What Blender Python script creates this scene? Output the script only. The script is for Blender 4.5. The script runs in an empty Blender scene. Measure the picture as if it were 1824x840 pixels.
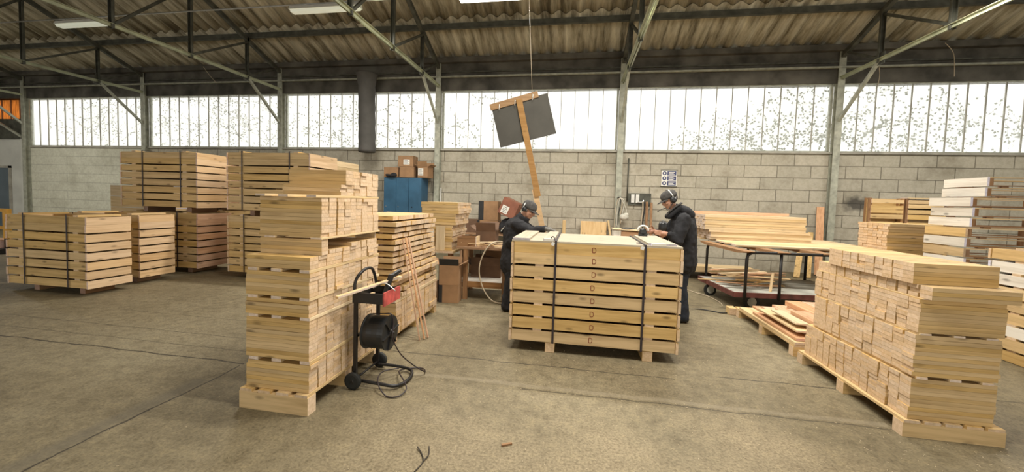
import bpy, bmesh, math, random
from mathutils import Vector, Matrix, Euler
random.seed(7)
C = bpy.context.scene.collection
scene = bpy.context.scene

# ------------------------------------------------------------------ camera
cam_data = bpy.data.cameras.new('camera')
cam = bpy.data.objects.new('camera', cam_data)
C.objects.link(cam)
cam_data.sensor_fit = 'HORIZONTAL'
cam_data.sensor_width = 36.0
cam_data.lens = 13.7561
cam_data.shift_x = 0.00311
cam_data.shift_y = -0.01449
cam_data.clip_start = 0.05
cam_data.clip_end = 300
right = Vector((0.98503, 0.16972, 0.03016)).normalized()
up = Vector((-0.03852, 0.04619, 0.99819)).normalized()
fwd = Vector((-0.16802, 0.98441, -0.05204)).normalized()
mw = Matrix.Identity(4)
for i in range(3):
    mw[i][0], mw[i][1], mw[i][2] = right[i], up[i], -fwd[i]
mw.translation = Vector((0, 0, 1.58))
cam.matrix_world = mw
scene.camera = cam

# ------------------------------------------------------------------ world, light, exposure
world = bpy.data.worlds.new('overcast_sky')
scene.world = world
world.use_nodes = True
wn = world.node_tree.nodes
wn['Background'].inputs['Color'].default_value = (1.0, 0.98, 0.91, 1)
wn['Background'].inputs['Strength'].default_value = 1.62
scene.view_settings.view_transform = 'Standard'
scene.view_settings.look = 'None'
scene.view_settings.exposure = 0.0
scene.view_settings.gamma = 1.0
scene.view_settings.use_curve_mapping = False
LAMP_WATT = 155.0
LAMP_COL = (1.0, 0.95, 0.86)
scene.cycles.use_denoising = True
scene.cycles.max_bounces = 8
scene.cycles.sample_clamp_indirect = 6.0

# ------------------------------------------------------------------ material helpers
def new_mat(name):
    m = bpy.data.materials.new(name)
    m.use_nodes = True
    nt = m.node_tree
    return m, nt, nt.nodes['Principled BSDF']

def N(nt, t, **kw):
    n = nt.nodes.new(t)
    for k, v in kw.items():
        if k.startswith('_'):
            n.inputs[k[1:]].default_value = v
        else:
            setattr(n, k, v)
    return n

def L(nt, a, b):
    nt.links.new(a, b)

def ramp(nt, src, stops, interp='LINEAR'):
    r = nt.nodes.new('ShaderNodeValToRGB')
    r.color_ramp.interpolation = interp
    e = r.color_ramp.elements
    while len(e) > len(stops):
        e.remove(e[-1])
    while len(e) < len(stops):
        e.new(0.5)
    for k, (p, c) in enumerate(stops):
        e[k].position = p
        e[k].color = tuple(c) + (1,) if len(c) == 3 else c
    L(nt, src, r.inputs['Fac'])
    return r

def mixc(nt, fac, a, b, mode='MIX'):
    m = nt.nodes.new('ShaderNodeMix')
    m.data_type = 'RGBA'
    m.blend_type = mode
    for sock, v in ((m.inputs[0], fac), (m.inputs[6], a), (m.inputs[7], b)):
        if hasattr(v, 'links') or hasattr(v, 'is_output'):
            L(nt, v, sock)
        else:
            sock.default_value = v if not isinstance(v, tuple) else (v + (1,) if len(v) == 3 else v)
    return m.outputs[2]

def math_(nt, op, a, b=None, c=None):
    m = nt.nodes.new('ShaderNodeMath')
    m.operation = op
    for i, v in enumerate((a, b, c)):
        if v is None:
            continue
        if hasattr(v, 'is_output'):
            L(nt, v, m.inputs[i])
        else:
            m.inputs[i].default_value = v
    return m.outputs[0]

def plain(name, col, rough=0.6, metal=0.0, var=0.12, scale=6.0, bump=0.0):
    m, nt, b = new_mat(name)
    tc = N(nt, 'ShaderNodeTexCoord')
    n = N(nt, 'ShaderNodeTexNoise', _Scale=scale, _Detail=5.0)
    L(nt, tc.outputs['Object'], n.inputs['Vector'])
    d = tuple(max(0, c * (1 - var * 1.6)) for c in col)
    l = tuple(min(1, c * (1 + var)) for c in col)
    r = ramp(nt, n.outputs['Fac'], [(0.3, d), (0.7, l)])
    L(nt, r.outputs['Color'], b.inputs['Base Color'])
    b.inputs['Roughness'].default_value = rough
    b.inputs['Metallic'].default_value = metal
    if bump:
        bp = N(nt, 'ShaderNodeBump', _Strength=bump, _Distance=0.02)
        L(nt, n.outputs['Fac'], bp.inputs['Height'])
        L(nt, bp.outputs['Normal'], b.inputs['Normal'])
    return m

def wood(name, light, dark, axis='x', grain=1.0, knots=0.75, var=0.09, weather=0.0):
    """softwood with the grain along one local axis, knots and a tone of its own per piece"""
    m, nt, b = new_mat(name)
    tc = N(nt, 'ShaderNodeTexCoord')
    oi = N(nt, 'ShaderNodeObjectInfo')
    off = N(nt, 'ShaderNodeVectorMath', operation='SCALE')
    cx = N(nt, 'ShaderNodeCombineXYZ')
    for i in range(3):
        L(nt, math_(nt, 'MULTIPLY', oi.outputs['Random'], 37.0 + 23 * i), cx.inputs[i])
    add = N(nt, 'ShaderNodeVectorMath', operation='ADD')
    L(nt, tc.outputs['Object'], add.inputs[0])
    L(nt, cx.outputs[0], add.inputs[1])
    mp = N(nt, 'ShaderNodeMapping')
    s = {'x': (1.6, 26, 26), 'y': (26, 1.6, 26), 'z': (26, 26, 1.6)}[axis]
    mp.inputs['Scale'].default_value = s
    L(nt, add.outputs[0], mp.inputs['Vector'])
    n1 = N(nt, 'ShaderNodeTexNoise', _Scale=1.0 * grain, _Detail=6.0, _Roughness=0.62)
    L(nt, mp.outputs[0], n1.inputs['Vector'])
    mid = tuple((a + c) / 2 for a, c in zip(light, dark))
    r1 = ramp(nt, n1.outputs['Fac'], [(0.30, dark), (0.44, mid), (0.58, light)])
    col = r1.outputs['Color']
    # knots
    mp2 = N(nt, 'ShaderNodeMapping')
    k = {'x': (3.4, 9, 9), 'y': (9, 3.4, 9), 'z': (9, 9, 3.4)}[axis]
    mp2.inputs['Scale'].default_value = k
    L(nt, add.outputs[0], mp2.inputs['Vector'])
    v = N(nt, 'ShaderNodeTexVoronoi', _Scale=1.0)
    L(nt, mp2.outputs[0], v.inputs['Vector'])
    rk = ramp(nt, v.outputs['Distance'], [(0.06, (1, 1, 1)), (0.19, (0, 0, 0))])
    kd = tuple(c * 0.34 for c in dark)
    col = mixc(nt, math_(nt, 'MULTIPLY', rk.outputs['Color'], knots), col, kd)
    if weather:
        n3 = N(nt, 'ShaderNodeTexNoise', _Scale=5.0, _Detail=5.0)
        L(nt, add.outputs[0], n3.inputs['Vector'])
        rw = ramp(nt, n3.outputs['Fac'], [(0.45, (0, 0, 0)), (0.65, (1, 1, 1))])
        col = mixc(nt, math_(nt, 'MULTIPLY', rw.outputs['Color'], weather), col, (0.30, 0.27, 0.22))
    # end grain: paler, fine speckle, no stripes
    sn = N(nt, 'ShaderNodeSeparateXYZ')
    L(nt, tc.outputs['Normal'], sn.inputs[0])
    ef = math_(nt, 'GREATER_THAN', math_(nt, 'ABSOLUTE', sn.outputs['xyz'.index(axis)]), 0.75)
    n5 = N(nt, 'ShaderNodeTexNoise', _Scale=45.0, _Detail=3.0)
    L(nt, add.outputs[0], n5.inputs['Vector'])
    eg = ramp(nt, n5.outputs['Fac'], [(0.3, (light[0] * 0.86, light[1] * 0.88, light[2] * 1.15)), (0.7, (light[0] * 1.06 + 0.02, light[1] * 1.10 + 0.03, light[2] * 1.55 + 0.04))])
    col = mixc(nt, ef, col, eg.outputs['Color'])
    hsv = N(nt, 'ShaderNodeHueSaturation')
    L(nt, math_(nt, 'MULTIPLY_ADD', oi.outputs['Random'], var * 2, 1 - var), hsv.inputs['Value'])
    wn_ = N(nt, 'ShaderNodeTexWhiteNoise', noise_dimensions='1D')
    L(nt, oi.outputs['Random'], wn_.inputs['W'])
    L(nt, math_(nt, 'MULTIPLY_ADD', wn_.outputs['Value'], 0.22, 0.86), hsv.inputs['Saturation'])
    L(nt, col, hsv.inputs['Color'])
    L(nt, hsv.outputs['Color'], b.inputs['Base Color'])
    b.inputs['Roughness'].default_value = 0.62
    b.inputs['Specular IOR Level'].default_value = 0.25
    return m

PINE_L, PINE_D = (0.66, 0.455, 0.205), (0.46, 0.295, 0.115)
M = {}
for ax in 'xyz':
    M['pine_' + ax] = wood('pine_' + ax, PINE_L, PINE_D, ax)
    M['pale_' + ax] = wood('pale_pine_' + ax, (0.72, 0.55, 0.32), (0.56, 0.39, 0.20), ax, knots=0.35)
    M['pink_' + ax] = wood('reddish_pine_' + ax, (0.66, 0.40, 0.24), (0.50, 0.27, 0.145), ax, knots=0.4)
    M['brown_' + ax] = wood('brown_wood_' + ax, (0.34, 0.19, 0.09), (0.20, 0.10, 0.045), ax, knots=0.4)
    M['tan_' + ax] = wood('tan_pine_' + ax, (0.72, 0.50, 0.285), (0.58, 0.375, 0.195), ax, knots=0.6)
    M['lid_' + ax] = wood('dry_grey_pine_' + ax, (0.47, 0.415, 0.32), (0.38, 0.325, 0.24), ax, knots=0.5)
    M['pole_' + ax] = wood('backlit_pole_wood_' + ax, (0.40, 0.235, 0.10), (0.29, 0.155, 0.06), ax, knots=0.4)  # darker than pine: the pole's backlit shade is put into the colour
    M['white_' + ax] = wood('whitewashed_wood_' + ax, (0.80, 0.75, 0.66), (0.62, 0.56, 0.47), ax, knots=0.8)
M['ply_z'] = wood('plywood', (0.74, 0.52, 0.24), (0.62, 0.38, 0.14), 'z', grain=0.5, knots=0.5)
M['steel_green'] = plain('pale_green_painted_steel', (0.40, 0.405, 0.325), 0.5, 0.0, 0.2, 8)
M['steel_dark'] = plain('dark_and_shaded_steel', (0.085, 0.085, 0.065), 0.6, 0.0, 0.3, 6)  # also carries the shade on the unlit truss members in its colour
M['steel_chord'] = plain('olive_painted_steel', (0.40, 0.42, 0.28), 0.45, 0.0, 0.2, 5)
M['black_metal'] = plain('black_metal', (0.022, 0.020, 0.019), 0.42, 0.3, 0.2, 9)
M['black_plastic'] = plain('black_plastic', (0.018, 0.019, 0.020), 0.38, 0.0, 0.2, 9)
M['rubber'] = plain('black_rubber', (0.016, 0.017, 0.015), 0.7, 0.0, 0.25, 20)
M['strap'] = plain('black_plastic_strap', (0.03, 0.02, 0.022), 0.4, 0.0, 0.1, 10)
M['beam_dark'] = plain('dark_beam', (0.11, 0.102, 0.085), 0.85, 0.0, 0.4, 2.2, 0.2)  # dark mottled tone
M['concrete_grey'] = plain('grey_concrete', (0.42, 0.40, 0.34), 0.85, 0.0, 0.2, 3.0, 0.15)
M['card'] = plain('brown_cardboard', (0.33, 0.19, 0.095), 0.8, 0.0, 0.12, 5)
M['card_dark'] = plain('dark_cardboard', (0.15, 0.085, 0.05), 0.8, 0.0, 0.15, 5)
M['card_red'] = plain('red_brown_cardboard', (0.26, 0.10, 0.06), 0.75, 0.0, 0.15, 5)
M['tape'] = plain('parcel_tape', (0.28, 0.17, 0.085), 0.35, 0.0, 0.06, 5)
M['paper'] = plain('white_paper', (0.80, 0.78, 0.72), 0.7, 0.0, 0.05, 5)
M['ink'] = plain('dark_ink', (0.05, 0.05, 0.06), 0.7, 0.0, 0.1, 5)
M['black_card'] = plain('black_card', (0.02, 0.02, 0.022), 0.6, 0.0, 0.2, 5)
M['blue_steel'] = plain('blue_painted_steel', (0.045, 0.125, 0.215), 0.42, 0.0, 0.15, 3)
M['chrome'] = plain('bright_metal', (0.6, 0.6, 0.58), 0.3, 0.9, 0.1, 9)
M['red_paint'] = plain('faded_red_paint', (0.50, 0.085, 0.075), 0.55, 0.0, 0.25, 14)
M['yellow_paint'] = plain('yellow_paint', (0.80, 0.42, 0.07), 0.45, 0.0, 0.15, 6)
M['cloth_dark'] = plain('black_cloth', (0.017, 0.017, 0.020), 0.9, 0.0, 0.35, 12, 0.3)
M['denim'] = plain('dark_denim', (0.018, 0.023, 0.035), 0.9, 0.0, 0.3, 18, 0.2)
M['cloth_grey'] = plain('charcoal_cap_cloth', (0.075, 0.070, 0.066), 0.9, 0.0, 0.3, 22)
M['glove'] = plain('grey_work_glove', (0.16, 0.15, 0.135), 0.9, 0.0, 0.35, 30)
M['leather'] = plain('black_leather', (0.015, 0.014, 0.014), 0.4, 0.0, 0.2, 12)
M['skin'] = plain('skin', (0.56, 0.30, 0.20), 0.5, 0.0, 0.1, 14)
M['hair'] = plain('grey_hair', (0.10, 0.085, 0.075), 0.7, 0.0, 0.3, 40)
M['white_cloth'] = plain('off_white_cloth', (0.62, 0.60, 0.52), 0.9, 0.0, 0.12, 10)
M['white_plastic'] = plain('white_plastic', (0.75, 0.74, 0.70), 0.4, 0.0, 0.05, 9)
M['hose'] = plain('beige_hose', (0.55, 0.46, 0.33), 0.5, 0.0, 0.1, 9)
M['deck_red'] = plain('rusty_red_steel', (0.16, 0.055, 0.045), 0.6, 0.2, 0.3, 8)
M['deck_grey'] = plain('worn_grey_board', (0.42, 0.42, 0.37), 0.7, 0.0, 0.15, 5)
M['stamp'] = plain('red_brown_stamp_ink', (0.22, 0.045, 0.018), 0.7, 0.0, 0.2, 30)
M['slate'] = plain('dark_grey_board', (0.085, 0.080, 0.068), 0.75, 0.0, 0.12, 3)
M['sheet_grey'] = plain('dark_grey_fabric', (0.095, 0.090, 0.082), 0.8, 0.0, 0.15, 3)
M['navy_ink'] = plain('blue_sign_ink', (0.05, 0.06, 0.15), 0.5, 0.0, 0.1, 20)
M['white_wall'] = plain('white_rendered_wall', (0.66, 0.66, 0.60), 0.85, 0.0, 0.1, 1.5)
M['door_grey'] = plain('blue_grey_door', (0.13, 0.17, 0.20), 0.55, 0.0, 0.1, 2)
M['flake'] = plain('wood_shaving', (0.58, 0.48, 0.32), 0.7, 0.0, 0.1, 9)
M['bark'] = plain('dark_bark', (0.05, 0.04, 0.03), 0.8, 0.0, 0.2, 9)
M['leaf'] = plain('grey_green_leaf', (0.26, 0.29, 0.20), 0.7, 0.0, 0.2, 9)

def floor_mat():
    m, nt, b = new_mat('worn_concrete_floor')
    tc = N(nt, 'ShaderNodeTexCoord')
    P = tc.outputs['Object']
    n1 = N(nt, 'ShaderNodeTexNoise', _Scale=0.55, _Detail=6.0, _Roughness=0.6)
    n2 = N(nt, 'ShaderNodeTexNoise', _Scale=9.0, _Detail=8.0, _Roughness=0.75)
    n3 = N(nt, 'ShaderNodeTexNoise', _Scale=55.0, _Detail=4.0, _Roughness=0.7)
    for n in (n1, n2, n3):
        L(nt, P, n.inputs['Vector'])
    c = ramp(nt, n1.outputs['Fac'], [(0.30, (0.150, 0.122, 0.072)), (0.52, (0.215, 0.180, 0.112)), (0.72, (0.27, 0.235, 0.155))]).outputs['Color']
    g = ramp(nt, n2.outputs['Fac'], [(0.32, (0.50, 0.47, 0.42)), (0.52, (1, 1, 1)), (0.70, (1.35, 1.32, 1.22))]).outputs['Color']
    c = mixc(nt, 0.75, c, g, 'MULTIPLY')
    g2 = ramp(nt, n3.outputs['Fac'], [(0.34, (0.45, 0.42, 0.36)), (0.5, (1, 1, 1)), (0.66, (1.4, 1.36, 1.25))]).outputs['Color']
    c = mixc(nt, 0.55, c, g2, 'MULTIPLY')
    sep = N(nt, 'ShaderNodeSeparateXYZ')
    L(nt, P, sep.inputs[0])
    X, Y = sep.outputs[0], sep.outputs[1]
    wob = N(nt, 'ShaderNodeTexNoise', _Scale=2.2, _Detail=6.0, _Roughness=0.7)
    L(nt, P, wob.inputs['Vector'])
    w = math_(nt, 'MULTIPLY', math_(nt, 'SUBTRACT', wob.outputs['Fac'], 0.5), 0.09)
    # saw-dust swept into the open middle of the floor
    d = math_(nt, 'SUBTRACT', 3.3, Y)
    n4 = N(nt, 'ShaderNodeTexNoise', _Scale=1.1, _Detail=5.0)
    L(nt, P, n4.inputs['Vector'])
    dust = math_(nt, 'MULTIPLY', ramp(nt, math_(nt, 'MULTIPLY_ADD', n4.outputs['Fac'], 0.9, math_(nt, 'MULTIPLY', d, 0.22)), [(0.48, (0, 0, 0)), (0.78, (1, 1, 1))]).outputs['Color'],
                 ramp(nt, math_(nt, 'MULTIPLY_ADD', X, 0.16, 0.42), [(0.05, (0, 0, 0)), (0.4, (1, 1, 1))]).outputs['Color'])
    dn = ramp(nt, n3.outputs['Fac'], [(0.36, (0.16, 0.115, 0.06)), (0.62, (0.41, 0.325, 0.20))]).outputs['Color']
    c = mixc(nt, math_(nt, 'MULTIPLY', dust, 0.6), c, dn)
    # worn darker patch band along the cross joint
    def band(axis, pos, lo, hi, width, strength, colr, soft=0.5):
        nonlocal c
        a, o = (Y, X) if axis == 'y' else (X, Y)
        dist = math_(nt, 'ABSOLUTE', math_(nt, 'ADD', math_(nt, 'SUBTRACT', a, pos), w))
        line = ramp(nt, dist, [(width * soft, (1, 1, 1)), (width, (0, 0, 0))]).outputs['Color']
        inside = math_(nt, 'MULTIPLY', math_(nt, 'GREATER_THAN', o, lo), math_(nt, 'LESS_THAN', o, hi))
        f = math_(nt, 'MULTIPLY', math_(nt, 'MULTIPLY', line, inside), strength)
        c = mixc(nt, f, c, colr)
    dk = (0.045, 0.037, 0.027)
    band('x', -3.05, -6.0, 2.75, 0.11, 0.55, (0.13, 0.115, 0.085), 0.3)
    band('x', -2.97, -6.0, 3.06, 0.010, 0.95, dk)
    band('y', 3.10, -16.0, -2.97, 0.013, 0.95, dk)
    band('y', 3.34, -16.0, -1.9, 0.006, 0.8, dk)
    band('y', 3.64, -16.0, -1.9, 0.007, 0.8, dk)
    band('y', 4.15, -6.0, -3.0, 0.006, 0.7, dk)
    band('y', 3.71, -1.8, 0.95, 0.009, 0.9, dk)
    band('y', 3.27, -1.4, 2.35, 0.04, 0.28, (0.36, 0.31, 0.22))
    band('y', 3.21, -0.4, 2.35, 0.010, 0.7, dk)
    band('y', 3.85, 1.35, 2.5, 0.010, 0.9, dk)
    band('y', 3.93, 3.3, 9.0, 0.010, 0.9, dk)
    band('y', 6.60, -9.0, 9.0, 0.012, 0.8, dk)
    L(nt, c, b.inputs['Base Color'])
    b.inputs['Roughness'].default_value = 0.62
    b.inputs['Specular IOR Level'].default_value = 0.35
    bp = N(nt, 'ShaderNodeBump', _Strength=0.35, _Distance=0.01)
    L(nt, n2.outputs['Fac'], bp.inputs['Height'])
    L(nt, bp.outputs['Normal'], b.inputs['Normal'])
    return m
M['floor'] = floor_mat()

W_BACK = 10.88
def block_mat(name, c1, c2, mortar, stain, width=0.76):
    m, nt, b = new_mat(name)
    tc = N(nt, 'ShaderNodeTexCoord')
    sep = N(nt, 'ShaderNodeSeparateXYZ')
    L(nt, tc.outputs['Object'], sep.inputs[0])
    cx = N(nt, 'ShaderNodeCombineXYZ')
    L(nt, sep.outputs[0], cx.inputs[0])
    L(nt, math_(nt, 'ADD', sep.outputs[2], 0.04), cx.inputs[1])
    br = N(nt, 'ShaderNodeTexBrick', _Scale=1.0)
    br.inputs['Brick Width'].default_value = width
    br.inputs['Row Height'].default_value = 0.3
    br.inputs['Mortar Size'].default_value = 0.011
    br.inputs['Mortar Smooth'].default_value = 0.25
    br.inputs['Color1'].default_value = c1 + (1,)
    br.inputs['Color2'].default_value = c2 + (1,)
    br.inputs['Mortar'].default_value = mortar + (1,)
    L(nt, cx.outputs[0], br.inputs['Vector'])
    n = N(nt, 'ShaderNodeTexNoise', _Scale=1.3, _Detail=7.0, _Roughness=0.65)
    L(nt, tc.outputs['Object'], n.inputs['Vector'])
    r = ramp(nt, n.outputs['Fac'], [(0.3, (0.62, 0.60, 0.55)), (0.5, (1, 1, 1)), (0.75, (1.1, 1.1, 1.08))])
    c = mixc(nt, stain, br.outputs['Color'], r.outputs['Color'], 'MULTIPLY')
    n2 = N(nt, 'ShaderNodeTexNoise', _Scale=14.0, _Detail=6.0, _Roughness=0.7)
    L(nt, tc.outputs['Object'], n2.inputs['Vector'])
    r2 = ramp(nt, n2.outputs['Fac'], [(0.35, (0.82, 0.80, 0.76)), (0.6, (1.06, 1.06, 1.05))])
    c = mixc(nt, 0.7, c, r2.outputs['Color'], 'MULTIPLY')
    # sooty patch on the wall right of the last column, rising damp below the sill
    so = N(nt, 'ShaderNodeVectorMath', operation='SUBTRACT'); so.inputs[1].default_value = (6.78, W_BACK, 1.75)
    L(nt, tc.outputs['Object'], so.inputs[0])
    sc_ = N(nt, 'ShaderNodeVectorMath', operation='MULTIPLY'); sc_.inputs[1].default_value = (2.6, 0.0, 4.2)
    L(nt, so.outputs[0], sc_.inputs[0])
    ln_ = N(nt, 'ShaderNodeVectorMath', operation='LENGTH'); L(nt, sc_.outputs[0], ln_.inputs[0])
    n6 = N(nt, 'ShaderNodeTexNoise', _Scale=5.0, _Detail=5.0); L(nt, tc.outputs['Object'], n6.inputs['Vector'])
    sm = ramp(nt, math_(nt, 'ADD', ln_.outputs['Value'], math_(nt, 'MULTIPLY_ADD', n6.outputs['Fac'], 1.4, -0.7)), [(0.45, (1, 1, 1)), (1.0, (0, 0, 0))])
    c = mixc(nt, math_(nt, 'MULTIPLY', sm.outputs['Color'], 0.85), c, (0.045, 0.04, 0.035))
    L(nt, c, b.inputs['Base Color'])
    b.inputs['Roughness'].default_value = 0.9
    bp = N(nt, 'ShaderNodeBump', _Strength=0.5, _Distance=0.01)
    L(nt, br.outputs['Fac'], bp.inputs['Height'])
    bp.invert = True
    L(nt, bp.outputs['Normal'], b.inputs['Normal'])
    return m
M['blocks'] = block_mat('grey_block_wall', (0.49, 0.45, 0.365), (0.42, 0.39, 0.315), (0.20, 0.18, 0.14), 0.8)
M['blocks_pale'] = block_mat('pale_green_painted_block_wall', (0.66, 0.655, 0.54), (0.64, 0.635, 0.525), (0.50, 0.49, 0.41), 0.6, 7.0)

def roof_mat():
    m, nt, b = new_mat('stained_corrugated_sheet')
    tc = N(nt, 'ShaderNodeTexCoord')
    mp = N(nt, 'ShaderNodeMapping')
    mp.inputs['Scale'].default_value = (4.5, 0.5, 0.5)
    L(nt, tc.outputs['Object'], mp.inputs['Vector'])
    n = N(nt, 'ShaderNodeTexNoise', _Scale=1.0, _Detail=7.0, _Roughness=0.7)
    L(nt, mp.outputs[0], n.inputs['Vector'])
    r = ramp(nt, n.outputs['Fac'], [(0.36, (0.14, 0.115, 0.07)), (0.5, (0.45, 0.405, 0.295)), (0.66, (0.74, 0.69, 0.54))])
    L(nt, r.outputs['Color'], b.inputs['Base Color'])
    b.inputs['Roughness'].default_value = 0.85
    return m
M['roof'] = roof_mat()

def glass_mat():
    m, nt, b = new_mat('dusty_window_glass')
    out = nt.nodes['Material Output']
    t = N(nt, 'ShaderNodeBsdfTransparent')
    tr = N(nt, 'ShaderNodeBsdfTranslucent')
    tr.inputs['Color'].default_value = (0.9, 0.92, 0.88, 1)
    g = N(nt, 'ShaderNodeBsdfGlossy', _Roughness=0.15)
    m1 = N(nt, 'ShaderNodeMixShader')
    tc = N(nt, 'ShaderNodeTexCoord')
    n = N(nt, 'ShaderNodeTexNoise', _Scale=3.0, _Detail=5.0)
    L(nt, tc.outputs['Object'], n.inputs['Vector'])
    r = ramp(nt, n.outputs['Fac'], [(0.3, (0.16,) * 3), (0.7, (0.30,) * 3)])
    L(nt, r.outputs['Color'], m1.inputs[0])
    L(nt, t.outputs[0], m1.inputs[1])
    L(nt, tr.outputs[0], m1.inputs[2])
    m2 = N(nt, 'ShaderNodeMixShader')
    m2.inputs[0].default_value = 0.04
    L(nt, m1.outputs[0], m2.inputs[1])
    L(nt, g.outputs[0], m2.inputs[2])
    L(nt, m2.outputs[0], out.inputs['Surface'])
    return m
M['glass'] = glass_mat()

def emit(name, col, strength):
    m, nt, b = new_mat(name)
    b.inputs['Base Color'].default_value = (0.8, 0.8, 0.75, 1)
    b.inputs['Emission Color'].default_value = col + (1,)
    b.inputs['Emission Strength'].default_value = strength
    return m
M['tube_lit'] = emit('lit_tube_diffuser', (1.0, 0.95, 0.80), 6.0)
M['tube_dim'] = emit('dim_tube_diffuser', (0.9, 0.95, 0.72), 0.30)

def translucent(name, col):
    m, nt, b = new_mat(name)
    out = nt.nodes['Material Output']
    t = N(nt, 'ShaderNodeBsdfTranslucent')
    tc = N(nt, 'ShaderNodeTexCoord')
    w = N(nt, 'ShaderNodeTexNoise', _Scale=5.0, _Detail=4.0)
    mp = N(nt, 'ShaderNodeMapping')
    mp.inputs['Scale'].default_value = (6, 6, 0.6)
    L(nt, tc.outputs['Object'], mp.inputs['Vector'])
    L(nt, mp.outputs[0], w.inputs['Vector'])
    r = ramp(nt, w.outputs['Fac'], [(0.3, tuple(c * 0.45 for c in col)), (0.6, col)])
    L(nt, r.outputs['Color'], t.inputs['Color'])
    L(nt, t.outputs[0], out.inputs['Surface'])
    return m
M['orange_sheet'] = translucent('orange_translucent_sheet', (0.80, 0.44, 0.19))

# ------------------------------------------------------------------ mesh helpers
def nb():
    return bmesh.new()

def box(bm, x0, x1, y0, y1, z0, z1, mtx=None):
    vs = [bm.verts.new((x, y, z)) for z in (z0, z1) for y in (y0, y1) for x in (x0, x1)]
    if mtx is not None:
        for v in vs:
            v.co = mtx @ v.co
    for f in ((0, 2, 3, 1), (4, 5, 7, 6), (0, 1, 5, 4), (2, 6, 7, 3), (0, 4, 6, 2), (1, 3, 7, 5)):
        bm.faces.new([vs[i] for i in f])
    return vs

def rot_about(p, ax=0, ay=0, az=0):
    p = Vector(p)
    return Matrix.Translation(p) @ Euler((ax, ay, az)).to_matrix().to_4x4() @ Matrix.Translation(-p)

def beam(bm, a, b, w, h, roll=0.0):
    """rectangular bar from a to b, w across and h in the other direction"""
    a, b = Vector(a), Vector(b)
    d = b - a
    q = d.to_track_quat('X', 'Z').to_matrix().to_4x4()
    mt = Matrix.Translation(a) @ q @ Matrix.Rotation(roll, 4, 'X')
    return box(bm, 0, d.length, -w / 2, w / 2, -h / 2, h / 2, mt)

def ring(bm, c, u, v, r, n):
    return [bm.verts.new(c + u * (r * math.cos(2 * math.pi * k / n)) + v * (r * math.sin(2 * math.pi * k / n))) for k in range(n)]

def tube(bm, pts, r, n=8, caps=True, closed=False):
    pts = [Vector(p) for p in pts]
    rs = r if isinstance(r, (list, tuple)) else [r] * len(pts)
    rings = []
    prev_u = None
    for i, p in enumerate(pts):
        if closed:
            t = pts[(i + 1) % len(pts)] - pts[i - 1]
        else:
            t = (pts[min(i + 1, len(pts) - 1)] - pts[max(i - 1, 0)])
        t.normalize()
        if prev_u is None:
            u = t.orthogonal().normalized()
        else:
            u = (prev_u - t * prev_u.dot(t))
            u = u.normalized() if u.length > 1e-6 else t.orthogonal().normalized()
        prev_u = u
        rings.append(ring(bm, p, u, t.cross(u), rs[i], n))
    m = len(rings)
    for i in range(m if closed else m - 1):
        A, B = rings[i], rings[(i + 1) % m]
        for k in range(n):
            f = bm.faces.new((A[k], A[(k + 1) % n], B[(k + 1) % n], B[k]))
            f.smooth = True
    if caps and not closed:
        bm.faces.new(list(reversed(rings[0])))
        bm.faces.new(rings[-1])

def smooth_path(pts, k=6):
    pts = [Vector(p) for p in pts]
    out = []
    for i in range(len(pts) - 1):
        p0, p1, p2, p3 = pts[max(i - 1, 0)], pts[i], pts[i + 1], pts[min(i + 2, len(pts) - 1)]
        for j in range(k):
            t = j / k
            out.append(0.5 * ((2 * p1) + (p2 - p0) * t + (2 * p0 - 5 * p1 + 4 * p2 - p3) * t * t + (3 * p1 - p0 - 3 * p2 + p3) * t ** 3))
    out.append(pts[-1])
    return out

def lathe(bm, a, b, prof, n=24):
    """surface of revolution about a->b, prof = [(t, r)] with t metres along the axis"""
    a, b = Vector(a), Vector(b)
    t = (b - a).normalized()
    u = t.orthogonal().normalized()
    v = t.cross(u)
    rings = [ring(bm, a + t * s, u, v, max(r, 1e-4), n) for s, r in prof]
    for A, B in zip(rings, rings[1:]):
        for k in range(n):
            bm.faces.new((A[k], A[(k + 1) % n], B[(k + 1) % n], B[k]))
    bm.faces.new(list(reversed(rings[0])))
    bm.faces.new(rings[-1])

def prism(bm, poly, d, mtx=None):
    """polygon (list of 3-D points) extruded by vector d"""
    d = Vector(d)
    A = [bm.verts.new(Vector(p)) for p in poly]
    B = [bm.verts.new(Vector(p) + d) for p in poly]
    n = len(poly)
    bm.faces.new(list(reversed(A)))
    bm.faces.new(B)
    for k in range(n):
        bm.faces.new((A[k], A[(k + 1) % n], B[(k + 1) % n], B[k]))
    if mtx is not None:
        for v in A + B:
            v.co = mtx @ v.co

def rcone(bm, p0, p1, r0, r1, n=14):
    p0, p1 = Vector(p0), Vector(p1)
    d = p1 - p0
    h = d.length
    prof = []
    for k in range(5):
        a = -math.pi / 2 + k * math.pi / 8
        prof.append((r0 * math.sin(a), r0 * math.cos(a)))
    prof.append((0, r0))
    prof.append((h, r1))
    for k in range(1, 5):
        a = k * math.pi / 8
        prof.append((h + r1 * math.sin(a), r1 * math.cos(a)))
    lathe(bm, p0, p0 + d.normalized(), prof, n)

def ell(bm, c, r, rot=(0, 0, 0), n=16):
    mt = Matrix.Translation(Vector(c)) @ Euler(rot).to_matrix().to_4x4() @ Matrix.Diagonal(Vector((r[0], r[1], r[2], 1)))
    bmesh.ops.create_uvsphere(bm, u_segments=n, v_segments=n // 2 + 2, radius=1.0, matrix=mt)

def bevel(bm, w=0.003, seg=1):
    es = [e for e in bm.edges if e.is_manifold and e.calc_face_angle(0) > 0.6]
    bmesh.ops.bevel(bm, geom=es, offset=w, segments=seg, affect='EDGES', clamp_overlap=True)

def tag(o, label=None, cat=None, group=None, kind=None):
    if label: o['label'] = label
    if cat: o['category'] = cat
    if group: o['group'] = group
    if kind: o['kind'] = kind
    return o

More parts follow.
